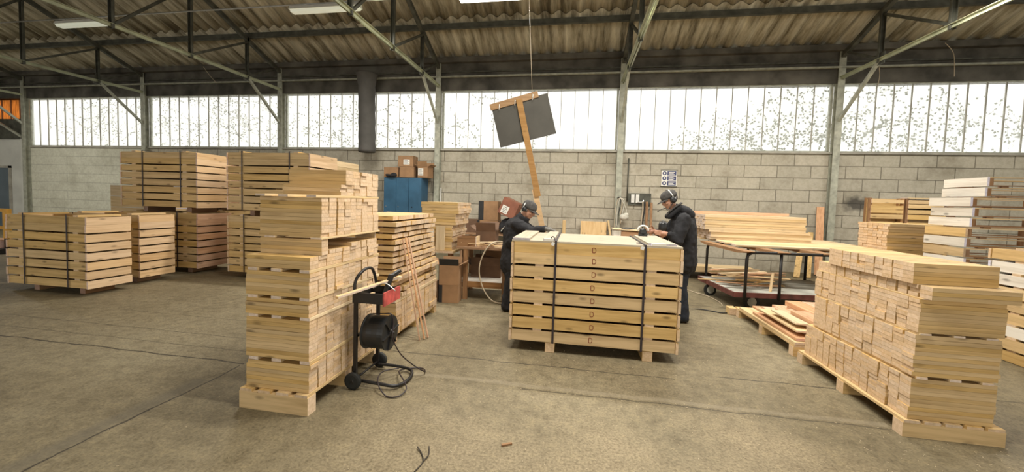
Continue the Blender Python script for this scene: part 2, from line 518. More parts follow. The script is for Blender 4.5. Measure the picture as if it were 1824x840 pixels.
def obj(name, bm, mat, parent=None, world=False, bev=0.0, smooth=False):
    """link the shape as one mesh object; world=True: the shape is in world coordinates and its parent stands unrotated"""
    if bev:
        bevel(bm, bev)
    bmesh.ops.recalc_face_normals(bm, faces=bm.faces[:])
    if world and parent is not None:
        off = parent.location.copy()
        if parent.parent is not None:
            off += parent.parent.location
        bmesh.ops.translate(bm, verts=bm.verts[:], vec=-off)
    me = bpy.data.meshes.new(name)
    if smooth:
        for f in bm.faces:
            f.smooth = True
    bm.to_mesh(me)
    bm.free()
    o = bpy.data.objects.new(name, me)
    me.materials.append(M[mat] if isinstance(mat, str) else mat)
    C.objects.link(o)
    if parent is not None:
        o.parent = parent
    return o

def single(name, bm, mat, label, cat, group=None, bev=0.0, smooth=False, origin=None, kind=None):
    """a thing that is one mesh; its shape is given in world coordinates, its origin goes to its base"""
    if origin is None:
        xs = [v.co for v in bm.verts]
        origin = Vector(((min(v.x for v in xs) + max(v.x for v in xs)) / 2, (min(v.y for v in xs) + max(v.y for v in xs)) / 2, min(v.z for v in xs)))
    bmesh.ops.translate(bm, verts=bm.verts[:], vec=-Vector(origin))
    o = obj(name, bm, mat, None, False, bev, smooth)
    o.location = origin
    return tag(o, label, cat, group, kind)

def thing(name, label, cat, loc=(0, 0, 0), rz=0.0, group=None):
    o = bpy.data.objects.new(name, None)
    C.objects.link(o)
    o.location = loc
    o.rotation_euler = (0, 0, rz)
    o.empty_display_size = 0.1
    return tag(o, label, cat, group)

def dup(root, loc, rz=None, label=None, group=None):
    r = root.copy()
    C.objects.link(r)
    r.location = loc
    if rz is not None: r.rotation_euler = (0, 0, rz)
    if label: r['label'] = label
    if group: r['group'] = group
    for ch in list(root.children):
        c = ch.copy(); C.objects.link(c); c.parent = r
        for g in ch.children:
            d = g.copy(); C.objects.link(d); d.parent = c
    return r

def struct(name, bm, mat, bev=0.0, smooth=False):
    o = obj(name, bm, mat, None, False, bev, smooth)
    o['kind'] = 'structure'
    return o

def remeshed(name, bm, mat, voxel, parent, smooth_it=4, world=True, folds=0.0):
    """one continuous surface from overlapping tapered shapes"""
    o = obj(name, bm, mat, parent, world)
    r = o.modifiers.new('r', 'REMESH'); r.mode = 'VOXEL'; r.voxel_size = voxel; r.use_smooth_shade = True
    s = o.modifiers.new('s', 'SMOOTH'); s.factor = 0.5; s.iterations = smooth_it
    dg = bpy.context.evaluated_depsgraph_get()
    dg.update()
    me = bpy.data.meshes.new_from_object(o.evaluated_get(dg))
    old = o.data
    o.modifiers.clear()
    o.data = me
    bpy.data.meshes.remove(old)
    for p in me.polygons: p.use_smooth = True
    if folds:
        tx = bpy.data.textures.get('cloth_folds') or bpy.data.textures.new('cloth_folds', 'CLOUDS')
        tx.noise_scale = 0.085; tx.noise_depth = 2
        d = o.modifiers.new('folds', 'DISPLACE'); d.texture = tx; d.strength = folds; d.mid_level = 0.5; d.texture_coords = 'LOCAL'
    return o
# ------------------------------------------------------------------ the setting
W = 10.85                      # back wall and its glazing
COLS = [-19.17 + 5.065 * k for k in range(8)]
bm = nb(); box(bm, -40, 24, -16, 17, -0.2, 0.0); struct('floor', bm, 'floor')

bm = nb(); box(bm, COLS[0], COLS[1], W + 0.03, W + 0.25, 0, 2.97); struct('wall_back_left', bm, 'blocks_pale')
bm = nb(); box(bm, COLS[1], 16.4, W + 0.03, W + 0.25, 0, 2.97); struct('wall_back', bm, 'blocks')
bm = nb(); box(bm, COLS[0] + 0.1, 16.4, W - 0.03, W + 0.28, 2.96, 3.01); struct('trim_sill', bm, 'concrete_grey', 0.008)
# beam above the glazing: lintel, recessed web, flange, ledge
bm = nb(); box(bm, -26, 16.4, W + 0.0, W + 0.3, 4.66, 5.02); struct('trim_lintel', bm, 'beam_dark', 0.01)
bm = nb(); box(bm, -26, 16.4, W - 0.06, W + 0.1, 5.02, 5.39); struct('beam_eaves', bm, 'beam_dark', 0.01)
bm = nb(); box(bm, -26, 16.4, W - 0.20, W - 0.055, 5.38, 5.52); struct('trim_eaves', bm, 'beam_dark', 0.01)
bm = nb(); box(bm, -26, 16.4, W - 0.13, W - 0.05, 4.99, 5.03); struct('trim_ledge', bm, 'steel_green', 0.006)
bm = nb(); box(bm, -26, 16.4, W - 0.10, W - 0.05, 5.12, 5.16); struct('trim_rail', bm, 'steel_dark', 0.006)

for k in range(8):
    bm = nb()
    x = COLS[k]
    box(bm, x - 0.075, x + 0.075, W - 0.11, W - 0.095, 0, 5.44)
    box(bm, x - 0.075, x + 0.075, W + 0.015, W + 0.03, 0, 5.44)
    box(bm, x - 0.012, x + 0.012, W - 0.095, W + 0.015, 0, 5.44)
    box(bm, x - 0.11, x + 0.11, W - 0.13, W + 0.02, 0, 0.02)
    struct('column', bm, 'steel_green', 0.003)

# windows, one per bay
for k in range(7):
    x0, x1 = COLS[k] + 0.11, COLS[k + 1] - 0.11
    root = thing('window_%d' % (k + 1), None, None, ((x0 + x1) / 2, W + 0.07, 3.01))
    root['kind'] = 'structure'
    bm = nb()
    box(bm, x0 - 0.03, x0 + 0.02, W + 0.03, W + 0.11, 3.01, 4.67)
    box(bm, x1 - 0.02, x1 + 0.03, W + 0.03, W + 0.11, 3.01, 4.67)
    box(bm, x0, x1, W + 0.03, W + 0.11, 3.01, 3.035)
    box(bm, x0, x1, W + 0.03, W + 0.11, 4.635, 4.67)
    obj('window_frame', bm, 'steel_green', root, True)
    bm = nb()
    for j in range(1, 13):
        x = x0 + (x1 - x0) * j / 13
        box(bm, x - 0.0055, x + 0.0055, W + 0.045, W + 0.085, 3.02, 4.65)
    obj('glazing_bars', bm, 'concrete_grey', root, True)
    bm = nb(); box(bm, x0, x1, W + 0.062, W + 0.068, 3.02, 4.65)
    obj('glass', bm, 'glass', root, True)

# corrugated roof: overlapping rows of sheets, falling to the back wall
def roof_z(y):
    return 5.56 + 0.40 * (10.7 - y) if y >= 2 else 5.56 + 0.40 * 8.7 - 0.40 * (2 - y)
def sheet_row(y0, y1, dz, x0=-27.0, x1=16.6):
    bm = nb()
    pitch = 0.33
    n = int((x1 - x0) / pitch * 10)
    rows = []
    for y in (y0, y1):
        z = roof_z(y) + dz
        lo = [bm.verts.new((x0 + (x1 - x0) * i / n, y, z + 0.045 * math.sin(2 * math.pi * (x0 + (x1 - x0) * i / n) / pitch))) for i in range(n + 1)]
        rows.append(lo)
    for i in range(n):
        f = bm.faces.new((rows[0][i], rows[0][i + 1], rows[1][i + 1], rows[1][i]))
        f.smooth = True
    return bm
r = 0
for y0, y1, dz in ((9.50, 11.0, 0.0), (7.86, 9.66, 0.03), (6.2, 8.0, 0.05), (2.0, 6.35, 0.07), (-8.0, 2.0, 0.07)):
    o = struct('ceiling', sheet_row(y0, y1, dz), 'roof')
    s = o.modifiers.new('thickness', 'SOLIDIFY'); s.thickness = 0.008; s.offset = 1

for y in (9.60, 7.98, 6.38, 4.8, 3.2):
    bm = nb()
    z = roof_z(y) - 0.045
    box(bm, -27, 16.6, y - 0.035, y + 0.035, z - 0.14, z - 0.012)
    box(bm, -27, 16.6, y - 0.06, y + 0.02, z - 0.15, z - 0.138)
    struct('beam_purlin', bm, 'steel_dark', 0.003)

# trusses at every column
for k in range(0, 8):
    x = COLS[k] + 0.0
    t = thing('beam_truss', None, None, (x, W - 0.1, 4.72)); t['kind'] = 'structure'
    bm = nb()
    for s in (-1, 1):
        box(bm, x + s * 0.012 - (0.05 if s < 0 else 0), x + s * 0.012 + (0.05 if s > 0 else 0), -7.5, W - 0.1, 4.775, 4.783)
        box(bm, x + s * 0.012 - (0.006 if s < 0 else 0), x + s * 0.012 + (0.006 if s > 0 else 0), -7.5, W - 0.1, 4.72, 4.775)
    obj('bottom_chord', bm, 'steel_chord', t, True)
    bm = nb()
    beam(bm, (x, W - 0.1, roof_z(W - 0.1) - 0.26), (x, 2.0, roof_z(2.0) - 0.26), 0.09, 0.10)
    beam(bm, (x, 2.0, roof_z(2.0) - 0.26), (x, -7.5, roof_z(-7.5) - 0.26), 0.09, 0.10)
    obj('rafter', bm, 'steel_dark', t, True)
    ys = [9.57, 7.97, 6.38, 4.79, 3.2]
    for j, y in enumerate(ys):
        bm = nb()
        box(bm, x - 0.045, x + 0.045, y - 0.004, y + 0.004, 4.70, roof_z(y) - 0.2)
        box(bm, x - 0.045, x - 0.037, y - 0.05, y + 0.0, 4.70, roof_z(y) - 0.2)
        box(bm, x + 0.037, x + 0.045, y - 0.05, y + 0.0, 4.70, roof_z(y) - 0.2)
        obj('post', bm, 'steel_dark', t, True)
        if j + 1 < len(ys):
            bm = nb(); beam(bm, (x + 0.02, y - 0.02, roof_z(y) - 0.32), (x + 0.02, ys[j + 1] + 0.02, 4.80), 0.05, 0.05)
            obj('diagonal', bm, 'steel_dark', t, True)
    bm = nb(); beam(bm, (x, 9.57, 4.74), (x, W - 0.1, 3.74), 0.06, 0.06); obj('knee_brace', bm, 'steel_green', t, True)
    bm = nb(); beam(bm, (x, 9.60, 4.80), (x, W - 0.12, 5.38), 0.05, 0.05); obj('eaves_brace', bm, 'steel_dark', t, True)
    bm = nb(); box(bm, x - 0.008, x + 0.008, 9.42, 9.72, 4.66, 4.9); obj('gusset', bm, 'steel_dark', t, True)

# ends of the hall and the annex seen past the first column
bm = nb(); box(bm, 16.2, 16.4, 5.0, 11.1, 0, 8.0); struct('wall_right', bm, 'blocks')
bm = nb(); box(bm, -27.2, -27.0, -8.0, 14, 0, 9.0); struct('wall_left', bm, 'white_wall')
bm = nb(); box(bm, -27, -19.30, 10.99, 11.08, 0, 3.26); struct('wall_annex', bm, 'white_wall')
bm = nb(); box(bm, -19.60, -19.28, 10.90, 10.985, 0, 3.26); struct('wall_annex_pier', bm, 'white_wall', 0.02)
bm = nb(); box(bm, -27, -19.27, 10.92, 11.06, 3.265, 3.96); struct('beam_annex', bm, 'steel_dark', 0.01)
bm = nb(); box(bm, -27, -19.27, 10.95, 11.06, 4.66, 5.0); struct('beam_annex_top', bm, 'beam_dark', 0.01)
root = thing('door_1', None, None, (-21.3, 10.95, 0)); root['kind'] = 'structure'
bm = nb(); box(bm, -22.2, -20.28, 10.955, 10.985, 0, 2.22); obj('door_leaf', bm, 'door_grey', root, True, 0.01)
bm = nb(); box(bm, -20.28, -20.20, 10.94, 10.984, 0, 2.30); box(bm, -22.3, -20.20, 10.94, 10.984, 2.22, 2.30); obj('door_frame', bm, 'concrete_grey', root, True, 0.01)
bm = nb(); box(bm, -27, -19.3, 11.03, 11.045, 3.98, 4.66); o = struct('window_annex', bm, 'orange_sheet')
bm = nb()
for j in range(18):
    box(bm, -26.9 + j * 0.42, -26.87 + j * 0.42, 10.99, 11.025, 3.98, 4.65)
struct('trim_annex_bars', bm, 'brown_z')
bm = nb(); beam(bm, (-21.2, 10.75, 4.25), (-19.25, 10.75, 3.30), 0.06, 0.06); struct('beam_annex_strut', bm, 'steel_green')
bm = nb(); box(bm, -27, -19.4, 10.98, 11.06, 5.02, 5.06); struct('ceiling_annex', bm, 'beam_dark')

# outdoors behind the glass
bm = nb()
rnd = random.Random(3)
def twig(p, d, n, s):
    p = Vector(p); d = Vector(d).normalized()
    for i in range(n):
        d = (d + Vector((rnd.uniform(-.5, .5), rnd.uniform(-.2, .2), rnd.uniform(-.5, .5)))).normalized()
        q = p + d * rnd.uniform(0.05, 0.12)
        if 11.2 < q.y < 12.3 and q.z > 2.2:
            tube(bm, [p, q], 0.003, 3, False)
            if rnd.random() < 0.75:
                a, e = rnd.uniform(0, 6.28), rnd.uniform(-1, 1)
                u = Vector((math.cos(a), e * .5, math.sin(a))).normalized() * s * rnd.uniform(.6, 1.2)
                v = u.cross(Vector((rnd.uniform(-1, 1), 1, rnd.uniform(-1, 1)))).normalized() * s * 0.45
                vs = [bm.verts.new(q + w) for w in (-u * 0.1, u * 0.45 + v, u, u * 0.45 - v)]
                bm.faces.new(vs)
        p = q
for x0, x1, z0, z1, n in ((-18.9, -14.3, 3.0, 4.6, 110), (-14.2, -9.3, 3.0, 4.8, 170), (-9.6, -4.2, 3.0, 4.5, 80), (-3.7, -0.5, 3.0, 4.6, 28),
                          (3.0, 6.0, 2.9, 3.6, 60), (4.6, 6.1, 3.2, 4.6, 22), (6.2, 9.8, 2.9, 3.9, 95), (6.2, 8.4, 3.5, 4.7, 40), (10, 13, 2.9, 4.2, 40)):
    for i in range(n):
        x = rnd.uniform(x0, x1)
        twig((x, rnd.uniform(11.3, 12.1), rnd.uniform(z0, z1)), (rnd.uniform(-1, 1), 0, rnd.uniform(-.6, 1)), rnd.randint(7, 16), 0.065 if x > -9 else 0.05)
single('ivy', bm, 'leaf', 'pale green ivy and twigs growing outside the dusty window glass', 'ivy', kind='stuff')

# ------------------------------------------------------------------ lamps of the hall and added fill lamps
def lamp(name, x, y, z, lit, label, power=1.0, ln=1.25, group=None):
    t = thing(name, label, 'lamp', (x, y, z), 0, group)
    bm = nb()
    prism(bm, [(-ln / 2, -0.10, 0.0), (-ln / 2, 0.10, 0.0), (-ln / 2, 0.06, 0.07), (-ln / 2, -0.06, 0.07)], (ln, 0, 0))
    obj('housing', bm, 'white_plastic', t, bev=0.004)
    bm = nb()
    prism(bm, [(-ln / 2 + 0.02, -0.085, -0.002), (-ln / 2 + 0.02, -0.06, -0.045), (-ln / 2 + 0.02, 0.06, -0.045), (-ln / 2 + 0.02, 0.085, -0.002)], (ln - 0.04, 0, 0))
    obj('diffuser', bm, 'tube_lit' if lit is True else 'tube_dim', t, bev=0.01)
    for s in (-1, 1):
        bm = nb(); tube(bm, [(s * ln * 0.35, 0, 0.065), (s * ln * 0.35, 0, 0.12)], 0.008, 6); obj('hanger', bm, 'black_metal', t)
    if lit:
        ld = bpy.data.lights.new('tube_light', 'AREA')
        ld.shape = 'RECTANGLE'; ld.size = ln; ld.size_y = 0.14
        ld.energy = LAMP_WATT * power
        ld.color = LAMP_COL
        lo = bpy.data.objects.new('tube_light', ld)
        C.objects.link(lo)
        lo.location = (0, 0, -0.06)
        lo.parent = t
    return t
lamp('tube_lamp', -10.75, 7.0, 5.13, False, 'dim tube lamp with a wide shade, furthest left on the roof conduit')
lamp('tube_lamp', -4.9, 7.0, 5.15, 2, 'dim tube lamp crossed by a roof truss, left of the middle', ln=1.45, power=1.1)
lamp('tube_lamp', -16.6, 7.0, 5.15, True, 'added lit tube lamp in line with the rear row beyond the left edge of the photo', 0.9)  # added out of view to brighten the left wall
lamp('tube_lamp', -1.6, 7.0, 5.19, True, 'glaring lit tube lamp at the top edge of the photo', 1.0)
for x, y, p in ((1.9, 7.0, 1.0), (5.2, 7.0, 1.0), (8.6, 7.0, 0.8)):
    lamp('tube_lamp', x, y, 5.13, True, 'lit tube lamp on the rear row of the hall, above the frame', p, group='lit lamps above the frame')
for x, y, p in ((0.3, 2.4, 0.92), (-0.35, 3.5, 0.62), (1.0, 3.5, 0.62)):  # front lamps added out of view to light the board ends and crate fronts
    lamp('tube_lamp', x, y, 5.22, True, 'added lit tube lamp in an unseen front row, above the frame', p, group='lit lamps above the frame')
bm = nb(); tube(bm, [(-27, 7.0, 5.265), (16, 7.0, 5.265)], 0.014, 6)
single('conduit', bm, 'chrome', 'thin bright conduit pipe carrying the tube lamps under the roof', 'pipe')

for y_, n_ in ((2.4, 'first'), (3.5, 'second')):  # unseen conduits added to hold the added front lamps
    bm = nb(); tube(bm, [(-6, y_, 5.355), (8, y_, 5.355)], 0.014, 6)
    single('conduit', bm, 'chrome', n_ + ' conduit pipe above the frame, added to carry the added front lamps', 'pipe')

# black air sleeve hanging from the eaves
bm = nb()
tube(bm, smooth_path([(-5.98, 10.42, 5.05), (-5.98, 10.42, 4.7), (-5.97, 10.42, 4.1), (-5.96, 10.42, 3.4), (-5.955, 10.42, 2.84)], 5),
     [0.30 - 0.07 * min(1, i / 5) + 0.006 * math.sin(i * 2.1) for i in range(21)], 20)
single('air_duct', bm, 'sheet_grey', 'dark grey fabric air duct hanging in front of the third window', 'duct')

# loose cables along the beam over the windows
for pts, lab in (([(-11.6, 10.6, 5.45), (-11.4, 10.62, 5.2), (-11.15, 10.62, 4.95)], 'short dangling cable end on the dark beam, left of the air duct'),
                 ([(8.1, 10.6, 5.45), (8.3, 10.62, 5.2), (8.35, 10.62, 4.7)], 'pale cable drooping over the beam above the last window'),
                 ([(6.9, 10.72, 5.0), (6.92, 10.71, 4.8), (6.9, 10.71, 4.55)], 'thin cord hanging straight from the ledge beside the last column')):
    bm = nb(); tube(bm, smooth_path(pts), 0.008, 5); single('loose_cable', bm, 'hose', lab, 'cable')
# ------------------------------------------------------------------ strapped stacks of slatted crates
ORD = ['topmost', 'second', 'third', 'fourth', 'fifth', 'sixth', 'seventh', 'eighth', 'ninth', 'tenth', 'eleventh', 'twelfth', 'thirteenth', 'fourteenth', 'fifteenth', 'sixteenth']
CH, CP = 0.112, 0.1365          # crate height and pitch in the stack

def crate(label, group, w, d, tone='pine', stamp=False, ends=None, blocks=True):
    """low open crate: rails front and back, end boards over them, bottom boards, spacer blocks; local origin at front left bottom"""
    ends = ends or tone
    t = thing('crate', label, 'crate', (0, 0, 0), 0, group)
    bm = nb(); box(bm, 0.031, w - 0.031, 0, 0.024, 0, CH); obj('front_rail', bm, tone + '_x', t, bev=0.002)
    bm = nb(); box(bm, 0.031, w - 0.031, d - 0.024, d, 0, CH); obj('back_rail', bm, tone + '_x', t, bev=0.002)
    for x in (0, w - 0.026):
        bm = nb(); box(bm, x, x + 0.026, -0.010, d + 0.010, -0.006, CH - 0.006); obj('end_board', bm, ends + '_y', t, bev=0.002)
    bm = nb()
    n = 6
    for i in range(n):
        y0 = 0.028 + (d - 0.056) * i / n
        box(bm, 0.03, w - 0.03, y0, y0 + (d - 0.056) / n - 0.006, 0.004, 0.022)
    obj('bottom_boards', bm, 'brown_x', t)  # brown puts the shade inside the crate gaps into the colour
    for x in ((w * 0.175, w * 0.83 if w > 1.6 else w * 0.86) if blocks else ()):
        bm = nb(); box(bm, x - 0.045, x + 0.045, 0.004, d - 0.004, CH - 0.004, CP - 0.0005); obj('spacer_block', bm, 'pine_y', t, bev=0.002)
    if stamp:
        bm = nb()
        cx, cz, a, b_ = w * 0.5, CH * 0.52, 0.017, 0.024
        pts = [(cx - a, -0.001, cz - b_), (cx - a, -0.001, cz + b_), (cx + a * .3, -0.001, cz + b_), (cx + a * .9, -0.001, cz + b_ * .6), (cx + a, -0.001, cz), (cx + a * .9, -0.001, cz - b_ * .6), (cx + a * .3, -0.001, cz - b_)]
        for p, q in zip(pts, pts[1:] + pts[:1]):
            beam(bm, p, q, 0.0012, 0.0065)
        o = obj('stamp', bm, 'stamp', t)
        o['label'] = 'red-brown outlined D stamped on the rail'
    return t

def crate_stack(x, y, z, rz, n, where, w, d, tones=('pine',), ends=None, stamp=False, skids=True, straps=(0.2, 0.79), tight=True, jit=0.004, seed=0, group=None):
    """n crates one above another; the uppermost lies straight on the one below it"""
    rn = random.Random(seed)
    ca, sa = math.cos(rz), math.sin(rz)
    group = group or 'crates of the ' + where
    z0 = z + (0.111 if skids else 0.006)
    protos = {}
    for k in range(n):
        zz = z0 + CP * k - (CP - CH - 0.0015 if (tight and k == n - 1) else 0)
        tone = tones[(n - 1 - k) % len(tones)]
        lab = ('%s crate %s the %s' % (ORD[n - 1 - k], 'of' if k == n - 1 else 'from the top of', where))
        under = tight and k == n - 2
        key = (tone, under, stamp and k == n - 1)
        jx, jy = rn.uniform(-jit, jit), rn.uniform(-jit, jit)
        loc = (x + jx * ca - jy * sa, y + jx * sa + jy * ca, zz)
        if key not in protos:
            protos[key] = crate(lab, group, w, d, tone, stamp, ends, not under and not (stamp and k == n - 1))
            o = protos[key]; o.location = loc; o.rotation_euler = (0, 0, rz)
        else:
            o = dup(protos[key], loc, rz, lab)
    top = z0 + CP * (n - 1) + CH - (CP - CH - 0.0015 if tight else 0)
    mt = Matrix.Translation((x, y, 0)) @ Matrix.Rotation(rz, 4, 'Z')
    if skids:
        for i, fx in enumerate((0.255, 0.83)):
            bm = nb(); box(bm, w * fx - 0.05, w * fx + 0.05, 0.012 if stamp else 0.10, d - (0.01 if stamp else 0.08), z + 0.0005, z0 - 0.0075, mt)
            single('skid', bm, 'pine_y' if stamp else 'brown_y', 'wooden skid under the %s end of the %s' % (('left', 'right')[i], where), 'skid', 'skids of the ' + where, bev=0.003)
    for i, fx in enumerate(straps):
        bm = nb()
        s, e = 0.011, 0.0025
        xx = w * fx
        box(bm, xx - s, xx + s, -0.0135 - e, -0.0135, z0 - 0.004, top + 0.028, mt)
        box(bm, xx - s, xx + s, d + 0.0135, d + 0.0135 + e, z0 - 0.004, top + 0.028, mt)
        box(bm, xx - s, xx + s, -0.0135, d + 0.0135, top + 0.0255, top + 0.028, mt)
        lab = 'dark strap around the %s end of the %s' % (('left', 'right')[i] if len(straps) > 1 else 'right', where)
        o = single('strap', bm, 'strap', lab, 'strap', 'straps of the ' + where)
        if where.startswith('middle'):
            bm = nb()
            if i == 0:
                tube(bm, smooth_path([(xx - 0.06, 0.10, top + 0.03), (xx - 0.045, 0.09, top + 0.06), (xx - 0.02, 0.03, top + 0.055), (xx, -0.01, top + 0.01)]), 0.006, 5)
            else:
                tube(bm, smooth_path([(xx - 0.07, 0.12, top + 0.032), (xx - 0.03, 0.05, top + 0.034), (xx, -0.01, top + 0.02)]), 0.006, 5)
            for v in bm.verts: v.co = mt @ v.co - o.location
            obj('strap_tail', bm, 'strap', o)
            bm = nb(); box(bm, xx - 0.045, xx - 0.012, -0.022, -0.0165, top - 0.022, top + 0.012, mt @ rot_about((xx - 0.03, -0.01, top), 0, 0.4, 0))
            for v in bm.verts: v.co = v.co - o.location
            obj('buckle', bm, 'white_plastic', o)
    return top

CRW, CRD = 1.71, 1.1
top = crate_stack(-0.655, 4.05, 0, 0.0, 8, 'middle strapped stack', CRW, CRD, stamp=True, straps=(0.272, 0.79), seed=1)
# boards and battens closing the uppermost crate of the middle stack
lid = [o for o in bpy.data.objects if o.get('label') == 'topmost crate of the middle strapped stack'][0]
LZ = top + 0.001 - lid.location.z
bm = nb()
for i in range(7):
    y0 = 0.004 + 1.09 * i / 7
    box(bm, 0.004, CRW - 0.004, y0, y0 + 1.09 / 7 - 0.003, LZ, LZ + 0.018)
obj('lid_boards', bm, 'lid_x', lid)
for x0, x1 in ((0.012, 0.19), (0.33, 0.447), (1.385, 1.66)):
    bm = nb(); box(bm, x0, x1, 0.05 if x0 > 0.1 else 0.004, 1.08, LZ + 0.0185, LZ + 0.04); obj('batten', bm, 'lid_y', lid, bev=0.002)
for x0, x1 in ((0.34, 0.44), (1.41, 1.55)):
    bm = nb(); box(bm, x0, x1, 0.006, 0.048, LZ + 0.0185, LZ + 0.042); obj('end_block', bm, 'white_x', lid, bev=0.002)

LW, LD = 1.71, 0.72
def left_stack(cx, cy, z, rz, n, where, w=LW, d=LD, **k):
    """cx, cy: the front right lower corner"""
    return crate_stack(cx - w * math.cos(rz), cy - w * math.sin(rz), z, rz, n, where, w, d, **k)
left_stack(-6.96, 4.53, 0, 0.0, 8, 'foremost stack on the far left', w=1.52, d=0.56, ends='tan', seed=2, straps=(0.235, 0.77))
left_stack(-7.13, 5.36, 0, 0.0, 8, 'stack half hidden behind the foremost left one', w=1.52, d=0.56, ends='tan', seed=3, straps=(), jit=0.006)
t1 = left_stack(-7.08, 6.33, 0, 0.03, 8, 'lower stack of the tall left tower', ends='pink', seed=4, straps=(0.5, 0.74), d=0.74)
left_stack(-7.08, 6.33, t1 + 0.001, 0.03, 8, 'upper stack of the tall left tower', ends='tan', seed=5, straps=(0.3, 0.79), d=0.74)
t2 = left_stack(-4.66, 6.27, 0, 0.0, 8, 'lower stack behind the tall board stack', seed=6, straps=(0.21, 0.7), d=0.78)
left_stack(-4.66, 6.27, t2 + 0.001, 0.0, 8, 'upper stack behind the tall board stack', ends='tan', seed=7, straps=(0.19, 0.76), d=0.78)
t3 = left_stack(-7.75, 7.6, 0, 0.03, 8, w=1.1, where='lower rear stack between the two towers', seed=8, straps=(), d=0.9)
left_stack(-7.75, 7.6, t3 + 0.001, 0.03, 8, w=1.1, where='upper rear stack between the two towers', ends='pink', seed=9, straps=(), d=0.9)
t4 = left_stack(-4.98, 7.45, 0, 0.0, 8, 'lower rear stack left of the cabinet', seed=10, straps=(), d=0.9)
left_stack(-4.98, 7.45, t4 + 0.001, 0.0, 8, 'upper rear stack left of the cabinet', ends='pale', seed=11, straps=(), d=0.9)

# plain tan boxes behind the left tower
proto = None
for k in range(7):
    lab = '%s tan wooden box of the pile left of the tall tower' % ORD[6 - k]
    loc = (-10.08, 7.0, 0.002 + k * 0.238)
    if proto is None:
        proto = thing('wooden_box', lab, 'box', loc, 0, 'tan boxes behind the left tower')
        bm = nb(); box(bm, 0, 1.3, 0, 0.02, 0, 0.225); obj('front_panel', bm, 'pale_x', proto, bev=0.003)
        bm = nb(); box(bm, 0, 1.3, 0.56, 0.58, 0, 0.225); obj('back_panel', bm, 'pale_x', proto, bev=0.003)
        for x in (0.0, 1.28):
            bm = nb(); box(bm, x, x + 0.02, 0.021, 0.559, 0, 0.225); obj('side_panel', bm, 'pale_y', proto, bev=0.003)
        bm = nb(); box(bm, -0.006, 1.306, -0.006, 0.586, 0.226, 0.237); obj('lid', bm, 'white_x', proto, bev=0.002)
    else:
        dup(proto, loc, None, lab)

# rightmost stack at the edge of the photo: long sides along the depth
tones = ('pine', 'white', 'white', 'pale', 'pine', 'pine', 'white', 'pine', 'pine')
crate_stack(4.66, 5.30, 0, -math.pi / 2, 9, 'stack cut by the right photo edge', 1.75, 1.05, tones=tones, skids=False, straps=(), tight=False, jit=0.02, seed=12)

# whitewashed open frames behind it: the painted end boards look left, the open long side looks to the camera
FP = 0.136
def open_frame(label, tone):
    t = thing('open_frame', label, 'frame', (0, 0, 0), 0, 'whitewashed frames by the right wall')
    bm = nb(); box(bm, 0, 0.026, 0, 0.62, 0.0, 0.116); obj('end_board', bm, tone + '_y', t, bev=0.003)
    bm = nb(); box(bm, 2.27, 2.296, 0, 0.62, 0.0, 0.116); obj('end_board', bm, tone + '_y', t, bev=0.003)
    for y in (0.004, 0.572):
        for x in (0.027, 1.15, 2.22):
            bm = nb(); box(bm, x, x + 0.048, y, y + 0.044, 0.0125, 0.1035); obj('corner_block', bm, 'brown_z', t, bev=0.003)
        bm = nb(); box(bm, 0.027, 2.269, y, y + 0.05, 0.0, 0.012); obj('bottom_rail', bm, 'brown_x', t)
        bm = nb(); box(bm, 0.027, 2.269, y, y + 0.05, 0.104, 0.116); obj('top_rail', bm, 'pale_x', t)
    return t
tn = ['white', 'white', 'white', 'white', 'white', 'pine', 'white', 'pine', 'white', 'white', 'pine', 'white', 'white', 'pine', 'white']
lx = [5.325, 5.31, 5.16, 5.19, 5.17, 5.134, 5.13, 5.13, 5.14, 5.15, 5.13, 5.14, 5.15, 5.14, 5.14]
for k in range(15):
    lab = '%s open frame %s the whitewashed pile by the right wall' % (ORD[k], 'of' if k == 0 else 'from the top of')
    f = open_frame(lab, tn[k])
    f.location = (lx[k], 6.17, 0.061 + FP * (14 - k))
    if k < 14:
        for xx, yy in ((0.2, 0.02), (0.2, 0.55), (1.93, 0.02), (1.93, 0.55)):
            bm = nb(); box(bm, xx - 0.02, xx + 0.06, yy, yy + 0.05, -(FP - 0.1165), -0.0005); obj('shim', bm, 'brown_x', f)
for x in (5.3, 7.1):
    bm = nb(); box(bm, x, x + 0.12, 6.18, 6.78, 0.0005, 0.0605); single('skid', bm, 'brown_y', 'dark skid under the whitewashed frames by the right wall', 'skid', 'skids under the whitewashed frames', bev=0.003)

# ------------------------------------------------------------------ stacks of sawn boards
def board_mesh(name, l, w, t, tone):
    bm = nb(); box(bm, -l / 2, l / 2, -w / 2, w / 2, 0, t)
    bevel(bm, 0.0022)
    me = bpy.data.meshes.new(name)
    bm.to_mesh(me); bm.free()
    me.materials.append(M[tone])
    return me

def pallet(name, label, x0, x1, y0, y1, h, tone, n_run=3, along='y', overhang=0.0, nslat=3):
    """deck boards over blocks/bearers; along = direction of the deck boards"""
    t = thing(name, label, 'pallet', ((x0 + x1) / 2, (y0 + y1) / 2, 0))
    bt = 0.02
    if along == 'y':
        for i in range(n_run):
            yc = y0 + 0.045 + (y1 - y0 - 0.09) * i / (n_run - 1)
            bm = nb(); box(bm, x0, x1, yc - 0.045, yc + 0.045, 0.0005, h - bt - 0.0005); obj('bearer', bm, tone + '_x', t, True, 0.003)
        for i in range(nslat):
            xc = x0 + 0.055 + (x1 - x0 - 0.11) * i / (nslat - 1)
            bm = nb(); box(bm, xc - 0.05, xc + 0.05, y0 - overhang, y1 + overhang, h - bt, h); obj('deck_board', bm, tone + '_y', t, True, 0.002)
    return t

